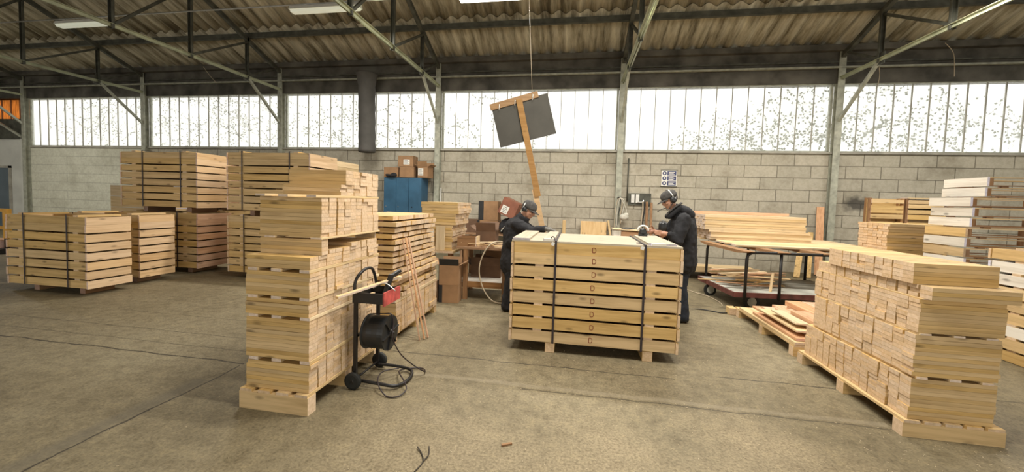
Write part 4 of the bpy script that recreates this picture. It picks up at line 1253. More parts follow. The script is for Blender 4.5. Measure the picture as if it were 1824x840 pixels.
ell(bm, (-5.12, 10.26, 2.18), (0.17, 0.06, 0.035)); ell(bm, (-5.05, 10.26, 2.21), (0.10, 0.05, 0.06)); ell(bm, (-5.2, 10.27, 2.19), (0.12, 0.05, 0.04), (0, 0.2, 0))
bag = thing('black_bag', 'crumpled black bag in front of the crooked box on the cabinet', 'bag', (-5.12, 10.33, 2.143))
remeshed('bag_cloth', bm, 'cloth_dark', 0.02, bag); bag.location.y += 0.01

# rear bench under the wall with cartons
rb = thing('rear_bench', 'long low bench along the back wall behind the workers', 'bench', (-1.0, 10.3, 0))
bm = nb(); box(bm, -3.0, 2.1, 9.75, 10.75, 0.68, 0.715); obj('top', bm, 'brown_x', rb, True, 0.004)
for x in (-2.9, -1.2, 0.4, 2.0):
    for y in (9.82, 10.68):
        bm = nb(); box(bm, x - 0.04, x + 0.04, y - 0.04, y + 0.04, 0.0005, 0.6795); obj('leg', bm, 'brown_z', rb, True, 0.004)
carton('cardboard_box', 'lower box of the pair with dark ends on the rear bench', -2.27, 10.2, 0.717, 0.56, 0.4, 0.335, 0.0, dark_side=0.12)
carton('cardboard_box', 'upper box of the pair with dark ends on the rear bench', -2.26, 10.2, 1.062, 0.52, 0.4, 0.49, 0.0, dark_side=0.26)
carton('cardboard_box', 'shallow box on the rear bench, left of the pair with dark ends', -2.72, 10.2, 0.717, 0.3, 0.36, 0.34, 0.05, mat='card_dark')
carton('cardboard_box', 'tilted red-brown box with a white label behind the stooping worker', -1.74, 9.9, 1.20, 0.44, 0.4, 0.42, -0.1, mat='card_red', tilt=0.42, lab=(-0.16, 0.02, 0.04, 0.24))
bm = nb()
for c, r_, a in (((-1.72, 9.95, 0.93), (0.22, 0.18, 0.20), 0.2), ((-1.82, 9.9, 0.88), (0.13, 0.15, 0.14), 0), ((-1.6, 9.95, 1.0), (0.18, 0.16, 0.20), 0.4), ((-1.66, 9.95, 0.77), (0.28, 0.2, 0.05), 0), ((-1.5, 9.95, 0.85), (0.22, 0.17, 0.12), 0)):
    ell(bm, c, r_, (0, a, 0))
coat = thing('black_coat', 'heap of black work coats under the tilted red-brown box', 'coat', (-1.75, 9.95, 0.717))
remeshed('coat_cloth', bm, 'cloth_dark', 0.025, coat, 3)
for s in ((-1.86, 9.74, 0.80, -1.70, 9.74, 1.02), (-1.78, 9.74, 0.76, -1.55, 9.75, 1.05), (-1.62, 9.76, 0.76, -1.47, 9.77, 0.98)):
    bm = nb(); beam(bm, s[:3], s[3:], 0.03, 0.016); obj('light_stripe', bm, 'white_cloth', coat, True)

# work bench between the boxes and the stooping worker
wb = thing('work_bench', 'cluttered wooden workbench with a lower shelf behind the strapped stack', 'workbench', (-1.45, 6.2, 0))
bm = nb(); box(bm, -1.85, -1.0, 5.93, 6.75, 0.80, 0.835); obj('top', bm, 'brown_x', wb, True, 0.004)
bm = nb(); box(bm, -1.84, -1.02, 5.97, 6.72, 0.265, 0.285); obj('shelf', bm, 'white_x', wb, True, 0.003)
bm = nb(); box(bm, -1.65, -1.10, 5.935, 5.966, 0.20, 0.29); obj('shelf_rail', bm, 'brown_x', wb, True, 0.003)
bm = nb(); box(bm, -1.55, -1.02, 6.725, 6.745, 0.52, 0.799); obj('back_panel', bm, 'card', wb, True)
for x, y in ((-1.69, 5.96), (-1.06, 5.96), (-1.80, 6.69), (-1.06, 6.69)):
    bm = nb(); box(bm, x - 0.035, x + 0.035, y - 0.024, y + 0.024, 0.0005, 0.7995); obj('leg', bm, 'brown_z', wb, True, 0.003)
wbox = thing('tray_box', 'small shallow wooden box at the left end of the workbench', 'box', (-1.70, 6.12, 0.8365))
bm = nb()
for a in ((-0.15, 0.15, -0.12, -0.108), (-0.15, 0.15, 0.108, 0.12)): box(bm, *a, 0, 0.15)
for a in ((-0.15, -0.138, -0.107, 0.107), (0.138, 0.15, -0.107, 0.107)): box(bm, *a, 0, 0.15)
box(bm, -0.137, 0.137, -0.107, 0.107, 0.0, 0.01)
obj('sides', bm, 'brown_x', wbox)
bm = nb(); box(bm, 0.152, 0.165, -0.12, 0.12, 0.0, 0.16); obj('end_panel', bm, 'pale_y', wbox)
carton('cardboard_box', 'open dark brown carton full of tools on the workbench', -1.46, 6.45, 0.8365, 0.33, 0.34, 0.23, 0.05, mat='card_dark', open_=True)
bm = nb()
for i in range(6):
    a = i * 1.1
    tube(bm, [(-1.5 + 0.06 * math.cos(a), 6.42 + 0.07 * math.sin(a), 0.85), (-1.48 + 0.11 * math.cos(a), 6.42 + 0.1 * math.sin(a), 1.10 + 0.02 * (i % 3))], 0.012, 6)
single('hand_tools', bm, 'black_metal', 'dark hand tools sticking out of the carton on the workbench', 'tools', kind='stuff')
carton('cardboard_box', 'open red-brown carton on the lower shelf of the workbench', -1.46, 6.5, 0.2865, 0.50, 0.34, 0.20, 0.08, mat='card_dark', open_=True)
rn = random.Random(11)
for i in range(7):
    cx, cy = -1.12 - 0.12 * (i % 5) - 0.02 * i, 6.0 + rn.uniform(0.0, 0.12)
    bm = nb(); box(bm, cx - 0.13, cx + 0.13, cy - 0.02, cy + 0.02, 0.8365 + 0.0125 * i, 0.8365 + 0.0125 * i + 0.0115, rot_about((cx, cy, 0), 0, 0, rn.uniform(-0.3, 0.7)))
    single('offcut_strip', bm, 'pale_x', 'pale offcut lying along the front of the workbench', 'offcut', 'offcuts on the workbench')
bm = nb(); tube(bm, smooth_path([(-1.12, 6.05, 0.93), (-1.22, 5.93, 0.935), (-1.34, 5.88, 0.83), (-1.43, 5.87, 0.62), (-1.44, 5.87, 0.42), (-1.37, 5.87, 0.2), (-1.24, 5.86, 0.04), (-1.08, 5.80, 0.013), (-0.9, 5.9, 0.013)], 7), 0.0105, 8)
single('hose', bm, 'hose', 'beige air hose looping down from the workbench to the floor', 'hose')
# cartons on the floor before the bench
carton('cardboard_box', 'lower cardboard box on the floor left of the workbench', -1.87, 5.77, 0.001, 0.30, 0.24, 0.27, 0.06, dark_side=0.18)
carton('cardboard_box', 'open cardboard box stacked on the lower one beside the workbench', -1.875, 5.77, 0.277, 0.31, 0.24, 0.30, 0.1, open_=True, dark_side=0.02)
bm = nb(); box(bm, -2.16, -2.045, 5.62, 5.74, 0.001, 0.33); single('wooden_block', bm, 'brown_z', 'upright brown block on the floor between the stepped stack and the boxes', 'block', bev=0.004)

# things behind the strapped stack
bm = nb(); box(bm, 0.14, 0.82, 10.70, 10.72, 0.717, 1.10, rot_about((0, 10.7, 0.717), -0.12)); single('plywood_sheet', bm, 'ply_z', 'yellow plywood sheet with bold grain standing on the rear bench', 'plywood', bev=0.003)
bm = nb(); beam(bm, (0.92, 10.62, 0.72), (0.86, 10.78, 1.13), 0.05, 0.03); single('upright_offcut', bm, 'pale_z', 'short slat standing beside the plywood sheet', 'slat', bev=0.003)
bm = nb(); beam(bm, (-0.28, 9.9, 0.717), (-0.28, 9.93, 1.14), 0.08, 0.03); single('upright_offcut', bm, 'pine_z', 'short rounded slat standing near the gloved hand of the stooping worker', 'slat', bev=0.012)
sb = thing('tool_chest', 'open red-brown wooden chest on a stand behind the strapped stack', 'chest', (1.0, 8.0, 0))
bm = nb(); box(bm, 0.74, 0.88, 7.85, 8.2, 0.60, 1.07); obj('pale_end', bm, 'white_z', sb, True, 0.004)
bm = nb(); box(bm, 0.885, 1.28, 7.87, 8.2, 0.60, 1.05); obj('body', bm, 'pink_x', sb, True, 0.004)
bm = nb(); box(bm, 0.72, 1.32, 7.83, 8.22, 1.072, 1.087, rot_about((1, 8, 1.07), 0, 0.04)); obj('lid', bm, 'pale_x', sb, True, 0.003)
for x, y in ((0.78, 7.9), (1.24, 7.9), (0.78, 8.16), (1.24, 8.16)):
    bm = nb(); box(bm, x - 0.03, x + 0.03, y - 0.025, y + 0.025, 0.0005, 0.599); obj('leg', bm, 'brown_z', sb, True)
bm = nb(); lathe(bm, (1.02, 7.95, 1.098), (1.02, 7.95, 1.16), [(0, 0.05), (0.01, 0.06), (0.03, 0.055), (0.05, 0.02)], 14); bmesh.ops.scale(bm, verts=bm.verts[:], vec=(2.2, 1, 0.6), space=Matrix.Translation((-1.02, -7.95, -1.098)))
single('dust_cap', bm, 'black_plastic', 'flat dark object lying on the lid of the red-brown chest', 'tool')
g = thing('angle_grinder', 'power tool with a white guard standing on the strapped stack', 'power tool', (0.82, 5.0, top + 0.042))
bm = nb(); tube(bm, [(0.062 * math.cos(a), 0, 0.0655 + 0.062 * math.sin(a)) for a in [math.pi * (0.0 + 1.0 * k / 14) for k in range(15)]], 0.011, 8); obj('guard', bm, 'white_plastic', g)
bm = nb(); lathe(bm, (0.0, -0.02, 0.05), (0.0, 0.03, 0.05), [(0, 0.03), (0.01, 0.045), (0.04, 0.045), (0.05, 0.03)], 18); box(bm, -0.05, 0.05, -0.02, 0.03, 0.0, 0.03); obj('motor', bm, 'black_plastic', g)

# panel on a pole, hung up with a cord
sg = thing('signboard', 'large dark board nailed to a long leaning wooden pole in front of the window', 'signboard', (-0.46, 6.2, 0.72))
mt = rot_about((-0.877, 6.2, 2.854), 0, -0.253, 0)
bm = nb(); box(bm, -0.877 - 0.45, -0.877 + 0.46, 6.205, 6.225, 2.854 - 0.325, 2.854 + 0.315, mt); obj('board', bm, 'slate', sg, True, 0.003)
bm = nb(); beam(bm, (-1.415, 6.195, 3.055), (-0.655, 6.195, 3.258), 0.018, 0.10, 0.0); obj('top_strip', bm, 'pole_x', sg, True, 0.002)
bm = nb(); beam(bm, (-0.95, 6.175, 3.18), (-0.60, 6.175, 1.66), 0.025, 0.095, 0); obj('pole_upper', bm, 'pole_x', sg, True, 0.003)
bm = nb(); beam(bm, (-0.66, 6.195, 1.78), (-0.24, 6.195, 0.02), 0.016, 0.085, 0); obj('pole_lower', bm, 'tan_x', sg, True, 0.003)
for x, z in ((-1.26, 3.07), (-1.01, 3.135), (-0.73, 3.22)):
    bm = nb(); tube(bm, [(x, 6.17, z + 0.03), (x - 0.005, 6.17, z - 0.06)], 0.006, 5); obj('cable_tie', bm, 'white_plastic', sg, True)
bm = nb(); tube(bm, [(-0.74, 6.17, 3.2), (-0.84, 6.18, 4.72)], 0.004, 5); obj('cord', bm, 'hose', sg, True)
bm = nb(); tube(bm, [(-0.84, 6.18, 4.72), (-0.85, 6.3, 5.26), (-0.84, 7.0, 5.27)], 0.004, 5); obj('cord', bm, 'hose', sg, True)

# things on the wall
sign = thing('safety_sign', 'white and navy safety sign with round pictograms on the block wall', 'sign', (2.37, W + 0.025, 2.09))
bm = nb(); box(bm, -0.19, 0.19, -0.012, 0, 0, 0.405); obj('board', bm, 'paper', sign)
bm = nb()
for z in (0.015, 0.145, 0.275): box(bm, -0.045, 0.175, -0.0145, -0.0125, z, z + 0.115)
obj('text_field', bm, 'navy_ink', sign)
bm = nb()
for z in (0.015, 0.145, 0.275):
    lathe(bm, (-0.115, -0.0150, z + 0.058), (-0.115, -0.0125, z + 0.058), [(0, 0.052), (0.0024, 0.052)], 22)
obj('pictogram', bm, 'navy_ink', sign)
bm = nb()
for j, z in enumerate((0.015, 0.145, 0.275)):
    for i in range(3):
        box(bm, -0.01, 0.14 - 0.03 * ((i + j) % 2), -0.0162, -0.0148, z + 0.02 + 0.03 * i, z + 0.034 + 0.03 * i)
    ell(bm, (-0.115, -0.0155, z + 0.06), (0.022, 0.0015, 0.026), (0, 0, 0), 10)
obj('print', bm, 'paper', sign)
bm = nb(); box(bm, -0.205, 0.205, -0.016, 0.0, 0.408, 0.424); box(bm, -0.205, 0.205, -0.016, 0, -0.02, -0.003); obj('rail', bm, 'steel_dark', sign)

hk = thing('hanging_cables', 'bundle of pale cables hanging from the column behind the strapped stack', 'cables', (1.08, W - 0.16, 1.75))
for i in range(5):
    bm = nb(); x = 0.0 + 0.045 * i
    tube(bm, smooth_path([(0.06, -0.02, 0.0), (x - 0.02, -0.04, -0.1), (x - 0.06, -0.04, -0.45), (x - 0.07 + 0.03 * (i % 2), -0.03, -0.80 + 0.04 * i)], 5), 0.010, 6); obj('cable', bm, ('hose', 'white_cloth', 'black_plastic')[i % 3], hk)
bm = nb(); tube(bm, smooth_path([(0.05, -0.03, 0.0), (0.13, -0.06, -0.12), (0.22, -0.06, -0.32), (0.20, -0.06, -0.42)], 5), 0.008, 6); obj('strap', bm, 'white_cloth', hk)
bm = nb(); ell(bm, (0.17, -0.06, -0.50), (0.115, 0.05, 0.085)); ell(bm, (0.19, -0.06, -0.46), (0.1, 0.045, 0.06), (0, -0.4, 0)); obj('pouch', bm, 'white_cloth', hk, smooth=True)['label'] = 'off-white cloth pouch'
bm = nb(); box(bm, -0.01, 0.1, 0.0, 0.045, -0.03, 0.02); obj('hook', bm, 'black_metal', hk)
es = thing('switch_box', 'grey switch plate with two white switches beside the column', 'switch', (1.52, W + 0.02, 1.60))
bm = nb(); box(bm, -0.16, 0.42, -0.03, 0, -0.04, 0.28); obj('back_plate', bm, 'steel_dark', es, bev=0.004)
for x in (-0.09, 0.03):
    bm = nb(); box(bm, x, x + 0.085, -0.075, -0.031, 0.03, 0.25); s_ = obj('switch', bm, 'white_plastic', es, bev=0.008)
    bm = nb(); box(bm, x + 0.02, x + 0.065, -0.085, -0.0755, 0.10, 0.19); obj('rocker', bm, 'white_plastic', s_, bev=0.004)
bm = nb(); tube(bm, [(-0.19, -0.03, 1.2), (-0.19, -0.03, 0.05)], 0.018, 8); obj('conduit', bm, 'steel_dark', es)
vt = thing('air_tap', 'brass air tap with a hanging dark hose on the block wall', 'tap', (1.74, W - 0.055, 1.64))
bm = nb(); tube(bm, smooth_path([(-0.14, 0, 0.0), (-0.02, -0.02, 0.01), (0.02, -0.02, 0.03)]), 0.018, 8); lathe(bm, (0.0, -0.02, 0.0), (0.0, -0.02, 0.09), [(0, 0.02), (0.03, 0.03), (0.07, 0.015)], 10); obj('valve', bm, 'chrome', vt)
for i, (dx, mm) in enumerate(((-0.015, 'hose'), (0.025, 'black_plastic'))):
    bm = nb(); tube(bm, smooth_path([(dx, -0.03, 0.02), (dx + 0.005, -0.05, -0.2), (dx - 0.02, -0.05, -0.5), (dx - 0.02, -0.05, -0.9)]), 0.016, 8); obj('hose', bm, mm, vt)
for i, (x, z1) in enumerate(((1.84, 1.66), (1.955, 1.64))):
    bm = nb(); beam(bm, (x - 0.02, W - 0.24, 0.717), (x, W - 0.02, z1), 0.06, 0.05); single('leaning_batten', bm, 'brown_z', ('left', 'right')[i] + ' one of two weathered battens leaning on the wall beside the standing worker', 'batten', bev=0.004)
bm = nb(); tube(bm, [(-3.86, W - 0.03, 1.0), (-3.86, W - 0.03, 1.9)], 0.015, 8); single('wall_pipe', bm, 'white_plastic', 'thin pale pipe on the wall right of the blue cabinet', 'pipe')

# yellow guard at the left edge
gd = thing('machine_guard', 'yellow guard rail at the left edge of the photo', 'guard rail', (-13.3, 7.0, 0))
bm = nb(); box(bm, -13.13, -12.99, 6.96, 7.04, 0.35, 1.04); obj('post', bm, 'yellow_paint', gd, True, 0.02)
for z in (0.97, 0.56):
    bm = nb(); box(bm, -15.0, -13.131, 6.965, 7.035, z, z + 0.07); obj('rail', bm, 'yellow_paint', gd, True, 0.02)
bm = nb(); box(bm, -15.0, -12.95, 6.8, 7.3, 0.0005, 0.12); obj('foot', bm, 'black_metal', gd, True, 0.01)
bm = nb(); box(bm, -13.12, -13.06, 6.97, 7.03, 0.121, 0.349); obj('post', bm, 'black_metal', gd, True)
bm = nb(); box(bm, -14.6, -13.2, 6.82, 7.28, 0.1215, 0.30); single('stored_board', bm, 'pink_x', 'pink board end lying behind the yellow guard rail', 'board', bev=0.006)

# cable on the floor and debris
bm = nb(); tube(bm, smooth_path([(1.62, 6.3, 0.3), (1.70, 6.35, 0.02), (1.95, 6.35, 0.009), (2.2, 6.22, 0.009), (2.33, 6.28, 0.009)], 8), 0.008, 6)
single('floor_cable', bm, 'black_plastic', 'black cable curving on the floor by the standing worker', 'cable')
bm = nb(); tube(bm, smooth_path([(2.05, 8.2, 0.009), (2.15, 7.7, 0.009), (2.35, 7.3, 0.009), (2.40, 6.9, 0.009), (2.36, 6.65, 0.009)], 8), 0.007, 6)
single('floor_cable', bm, 'hose', 'pale cable running from the wall planks toward the cart wheels', 'cable')
bm = nb()
tube(bm, smooth_path([(-0.93, 2.27, 0.012), (-0.88, 2.22, 0.006), (-0.845, 2.15, 0.006), (-0.86, 2.06, 0.006)]), 0.004, 5); tube(bm, smooth_path([(-0.86, 2.29, 0.012), (-0.835, 2.22, 0.008), (-0.845, 2.15, 0.008)]), 0.004, 5)
single('twig', bm, 'bark', 'dark forked twig lying on the floor in the foreground', 'twig')
bm = nb(); box(bm, -0.42, -0.35, 2.42, 2.435, 0.001, 0.012, rot_about((-0.38, 2.43, 0), 0, 0, 0.5)); single('wood_splinter', bm, 'brown_x', 'small brown splinter on the floor right of the twig', 'splinter')
bm = nb()
rn = random.Random(15)
for i in range(2600):
    x, y = rn.uniform(-3.2, 3.2), rn.uniform(1.3, 4.4)
    p = 1.0 if y < 3.25 else 0.25
    if x < -1.2: p *= 0.15 if x > -1.9 else 0.08
    if rn.random() > p: continue
    ln, wd, a = rn.uniform(0.004, 0.015), rn.uniform(0.0015, 0.003), rn.uniform(0, 3.14)
    box(bm, x - ln / 2, x + ln / 2, y - wd / 2, y + wd / 2, 0.0006, 0.0025, rot_about((x, y, 0), 0, 0, a))
single('wood_shavings', bm, 'flake', 'pale wood shavings strewn over the open floor', 'shavings', kind='stuff')
# ------------------------------------------------------------------ the two workers
def hand(bm, wrist, fdir, palm_n, side, curl=0.6, s=1.0):
    """palm, four fingers of different lengths and a thumb; fdir = towards the fingertips, palm_n = out of the palm, side = +1 thumb on fdir x palm_n side"""
    w = Vector(wrist); f = Vector(fdir).normalized(); n = Vector(palm_n).normalized(); n = (n - f * n.dot(f)).normalized(); c = f.cross(n) * side
    rcone(bm, w, w + f * 0.05 * s, 0.026 * s, 0.030 * s, 10)
    for k in range(4):
        q = w + f * 0.035 * s + c * (0.027 - 0.018 * k) * s
        rcone(bm, q, q + f * 0.05 * s, 0.0145 * s, 0.0125 * s, 8)
        ln = (0.066, 0.076, 0.070, 0.054)[k] * s
        p = q + f * 0.055 * s
        d = f.copy()
        for j, fr in enumerate((0.45, 0.32, 0.23)):
            d = (d + n * curl * (0.45 + 0.25 * j)).normalized()
            e = p + d * ln * fr
            rcone(bm, p, e, (0.0098 - 0.0009 * j) * s, (0.0092 - 0.0009 * j) * s, 8)
            p = e
    p = w + f * 0.025 * s + c * 0.028 * s
    d = (f * 0.7 + c * 0.75 + n * 0.35).normalized()
    for j, ln in enumerate((0.038, 0.030, 0.024)):
        e = p + d * ln * s
        rcone(bm, p, e, (0.0125 - 0.0012 * j) * s, (0.0115 - 0.0012 * j) * s, 8)
        p = e
        d = (d + f * 0.35 + n * 0.2).normalized()

def head(bm, c, face, upv, s=1.0):
    """skull, jaw, nose, brow, lips, ears around centre c, looking along face"""
    c = Vector(c); f = Vector(face).normalized(); u = Vector(upv).normalized(); u = (u - f * u.dot(f)).normalized(); r = f.cross(u)
    B = Matrix((r, f, u)).transposed()
    def E(p, rad, n=16):
        mt = Matrix.Translation(c + B @ (Vector(p) * s)) @ B.to_4x4() @ Matrix.Diagonal(Vector((rad[0] * s, rad[1] * s, rad[2] * s, 1)))
        bmesh.ops.create_uvsphere(bm, u_segments=n, v_segments=n // 2 + 2, radius=1.0, matrix=mt)
    E((0, -0.012, 0.03), (0.076, 0.096, 0.085))
    E((0, 0.022, -0.035), (0.062, 0.068, 0.075))
    E((0, 0.045, -0.085), (0.036, 0.036, 0.028))
    E((0, 0.085, 0.022), (0.045, 0.014, 0.014))
    E((0, 0.095, -0.02), (0.013, 0.022, 0.024)); E((0, 0.092, 0.0), (0.009, 0.014, 0.03))
    E((0, 0.082, -0.058), (0.026, 0.012, 0.009)); E((0, 0.080, -0.069), (0.022, 0.012, 0.008))
    E((0.04, 0.06, -0.02), (0.024, 0.024, 0.022)); E((-0.04, 0.06, -0.02), (0.024, 0.024, 0.022))
    for s_ in (-1, 1): E((0.078 * s_, -0.012, -0.008), (0.010, 0.024, 0.033), 10)
    return lambda p: c + B @ (Vector(p) * s)

def chain(bm, pts, rs, n=14):
    for (a, ra), (b, rb) in zip(list(zip(pts, rs)), list(zip(pts, rs))[1:]):
        rcone(bm, a, b, ra, rb, n)

# stooping worker behind the left half of the strapped stack, facing right
hip, chest, neck = (-0.86, 5.55, 0.84), (-0.82, 5.52, 1.20), (-0.735, 5.50, 1.37)
shR, shL = (-0.76, 5.36, 1.27), (-0.80, 5.70, 1.28)
elR, wrR = (-0.60, 5.27, 1.165), (-0.385, 5.195, 1.222)
elL, wrL = (-0.62, 5.72, 1.13), (-0.40, 5.58, 1.20)
kR, aR = (-0.88, 5.47, 0.45), (-0.93, 5.46, 0.09)
kL, aL = (-0.78, 5.65, 0.45), (-0.72, 5.68, 0.09)
p1 = thing('person', 'person in a dark jacket and peaked cap stooping over the strapped stack', 'person', (-0.85, 5.5, 0))
bm = nb()
hc = (-0.655, 5.485, 1.455)
fdir, udir = (0.80, -0.28, -0.42), (0.35, -0.05, 0.9)
P = head(bm, hc, fdir, udir)
chain(bm, [neck, hc], [0.055, 0.052])
chain(bm, [hip, chest, neck], [0.125, 0.135, 0.05])
chain(bm, [shR, elR, wrR], [0.05, 0.04, 0.027]); chain(bm, [shL, elL, wrL], [0.05, 0.04, 0.027])
chain(bm, [chest, shR], [0.1, 0.055]); chain(bm, [chest, shL], [0.1, 0.055])
chain(bm, [(hip[0], hip[1] - .08, hip[2]), kR, aR], [0.085, 0.055, 0.04]); chain(bm, [(hip[0], hip[1] + .08, hip[2]), kL, aL], [0.085, 0.055, 0.04])
chain(bm, [aR, (aR[0] + 0.13, aR[1] - .02, 0.04)], [0.035, 0.028]); chain(bm, [aL, (aL[0] + 0.13, aL[1] - .02, 0.04)], [0.035, 0.028])
hand(bm, wrR, (0.95, -0.1, -0.12), (0.1, 0, -1), 1, 0.45); hand(bm, wrL, (0.9, -0.3, -0.15), (0, 0, -1), -1, 0.5)
remeshed('body', bm, 'skin', 0.0065, p1, 2)
bm = nb(); hand(bm, wrR, (0.95, -0.1, -0.12), (0.1, 0, -1), 1, 0.45, 1.0)
g_ = remeshed('glove', bm, 'glove', 0.005, p1, 1)
m_ = g_.modifiers.new('thickness', 'DISPLACE'); m_.strength = 0.004; m_.mid_level = 0.0
bm = nb()
chain(bm, [(-0.87, 5.54, 0.66), (-0.86, 5.54, 0.88), (-0.83, 5.53, 1.18)], [0.185, 0.175, 0.18])
chain(bm, [(-0.85, 5.45, 1.0), (-0.80, 5.44, 1.22)], [0.13, 0.13]); chain(bm, [(-0.85, 5.62, 1.0), (-0.82, 5.63, 1.22)], [0.13, 0.13])
chain(bm, [(-0.79, 5.36, 1.255), elR, (-0.42, 5.21, 1.216)], [0.092, 0.07, 0.047]); chain(bm, [shL, elL, (-0.43, 5.60, 1.195)], [0.09, 0.068, 0.047])
chain(bm, [(-0.80, 5.52, 1.24), (-0.765, 5.505, 1.31)], [0.14, 0.10])
remeshed('jacket', bm, 'cloth_dark', 0.012, p1, 3, folds=0.032)
bm = nb()
axis = Vector(hc) - Vector((-0.76, 5.505, 1.27))
lathe(bm, (-0.775, 5.508, 1.27), (-0.69, 5.492, 1.42), [(0, 0.105), (0.05, 0.098), (0.10, 0.094), (0.125, 0.09), (0.125, 0.078), (0.06, 0.08)], 22)
obj('collar', bm, 'cloth_dark', p1, True, smooth=True)
for (h_, k_, a_) in (((hip[0], hip[1] - .08, hip[2]), kR, aR), ((hip[0], hip[1] + .08, hip[2]), kL, aL)):
    pass
bm = nb()
for (h_, k_, a_) in (((hip[0], hip[1] - .08, hip[2] - .05), kR, aR), ((hip[0], hip[1] + .08, hip[2] - .05), kL, aL)):
    chain(bm, [h_, k_, (a_[0], a_[1], 0.075)], [0.115, 0.088, 0.078])
remeshed('trousers', bm, 'cloth_dark', 0.012, p1, 3, folds=0.032)
for a_ in (aR, aL):
    bm = nb(); rcone(bm, (a_[0] - 0.03, a_[1], 0.05), (a_[0] + 0.15, a_[1] - 0.02, 0.042), 0.048, 0.040); rcone(bm, (a_[0], a_[1], 0.05), (a_[0], a_[1], 0.11), 0.048, 0.05)
    for v in bm.verts: v.co.z = max(v.co.z, 0.001)
    remeshed('shoe', bm, 'leather', 0.008, p1, 2)
def oriented(c, face, upv):
    f = Vector(face).normalized(); u = Vector(upv).normalized(); u = (u - f * u.dot(f)).normalized(); r = f.cross(u)
    return Matrix.Translation(Vector(c)) @ Matrix((r, f, u)).transposed().to_4x4()
def cap(parent, c, face, upv, brim=True, mat='cloth_grey'):
    mt = oriented(c, face, upv)
    bm = nb()
    prof = [(0.098, 0.022), (0.103, 0.05), (0.098, 0.085), (0.075, 0.118), (0.04, 0.132), (0.0005, 0.136)]
    rings = []
    for rr, zz in prof:
        rings.append([bm.verts.new(mt @ Vector((rr * 0.90 * math.cos(a), rr * 1.08 * math.sin(a) - 0.012, zz))) for a in [2 * math.pi * k / 28 for k in range(28)]])
    inner = [bm.verts.new(mt @ Vector((0.095 * 0.90 * math.cos(a), 0.095 * 1.08 * math.sin(a) - 0.012, 0.022))) for a in [2 * math.pi * k / 28 for k in range(28)]]
    for A, B_ in zip([inner] + rings, rings):
        for k in range(28): bm.faces.new((A[k], A[(k + 1) % 28], B_[(k + 1) % 28], B_[k]))
    cp = obj('cap', bm, mat, parent, True, smooth=True)
    if brim:
        bm = nb()
        T, Bt = [], []
        for i in range(13):
            a = math.pi * (0.14 + 0.72 * i / 12)
            for lst, dz in ((T, 0.004), (Bt, -0.002)):
                lst.append((bm.verts.new(mt @ Vector((0.088 * math.cos(a), 0.10 * math.sin(a) - 0.012, 0.030 + dz))), bm.verts.new(mt @ Vector((0.085 * math.cos(a), (0.10 + 0.075 * math.sin(a) ** 1.2) * math.sin(a) - 0.006, 0.012 + dz)))))
        for i in range(12):
            bm.faces.new((T[i][0], T[i][1], T[i + 1][1], T[i + 1][0])); bm.faces.new((Bt[i][0], Bt[i + 1][0], Bt[i + 1][1], Bt[i][1])); bm.faces.new((T[i][1], Bt[i][1], Bt[i + 1][1], T[i + 1][1]))
        for i in (0, 12): bm.faces.new((T[i][0], Bt[i][0], Bt[i][1], T[i][1]))
        bm2 = bm
        o = obj('cap_brim', bm2, mat, cp, False, smooth=True)
        o.location = -parent.location
    bm = nb()
    return cp
cap(p1, hc, fdir, udir)
def face_bits(parent, P, face, hair=True):
    bm = nb()
    for s in (-1, 1): ell(bm, P((0.032 * s, 0.083, 0.004)), (0.011, 0.008, 0.008), n=10)
    obj('eyes', bm, 'ink', parent, True, smooth=True)
    if hair:
        bm = nb()
        for i in range(9):
            a = math.pi * (0.98 + 1.04 * i / 8)
            ell(bm, P((0.074 * math.cos(a), 0.085 * math.sin(a) - 0.01, -0.005)), (0.02, 0.022, 0.035), n=10)
        remeshed('hair', bm, 'hair', 0.008, parent, 2)
face_bits(p1, P, fdir)
bm = nb(); tube(bm, [P((0.098 * math.cos(a), -0.05 - 0.02 * math.sin(a), 0.10 * math.sin(a) + 0.01)) for a in [math.pi * k / 12 for k in range(13)]], 0.007, 6)
em = obj('ear_defenders', bm, 'white_plastic', p1, True)
for s in (-1, 1):
    bm = nb(); lathe(bm, P((0.080 * s, -0.03, -0.005)), P((0.115 * s, -0.035, -0.005)), [(0, 0.032), (0.01, 0.036), (0.026, 0.033), (0.034, 0.02)], 16); o = obj('ear_cup', bm, 'black_plastic', em, False); o.location = -p1.location

# standing worker behind the right end, facing left and looking down
p2 = thing('person', 'person in a black hooded jacket, cap and ear defenders standing at the right end', 'person', (1.47, 5.65, 0))
hip, chest, neck = (1.46, 5.66, 0.92), (1.44, 5.65, 1.32), (1.33, 5.63, 1.50)
shL, shR = (1.40, 5.45, 1.40), (1.43, 5.86, 1.40)
elL, wrL = (1.31, 5.36, 1.13), (1.17, 5.32, 1.215)
elR, wrR = (1.25, 5.82, 1.14), (1.08, 5.60, 1.22)
kL, aL = (1.44, 5.58, 0.50), (1.49, 5.57, 0.09)
kR, aR = (1.43, 5.75, 0.50), (1.53, 5.80, 0.09)
hc = (1.245, 5.615, 1.655)
fdir, udir = (-0.85, -0.12, -0.42), (-0.38, 0.0, 0.9)
bm = nb()
P = head(bm, hc, fdir, udir)
chain(bm, [neck, hc], [0.055, 0.05]); chain(bm, [hip, chest, neck], [0.125, 0.135, 0.05])
chain(bm, [shL, elL, wrL], [0.05, 0.04, 0.027]); chain(bm, [shR, elR, wrR], [0.05, 0.04, 0.027])
chain(bm, [chest, shL], [0.1, 0.055]); chain(bm, [chest, shR], [0.1, 0.055])
chain(bm, [(hip[0], hip[1] - .08, hip[2]), kL, aL], [0.085, 0.055, 0.04]); chain(bm, [(hip[0], hip[1] + .08, hip[2]), kR, aR], [0.085, 0.055, 0.04])
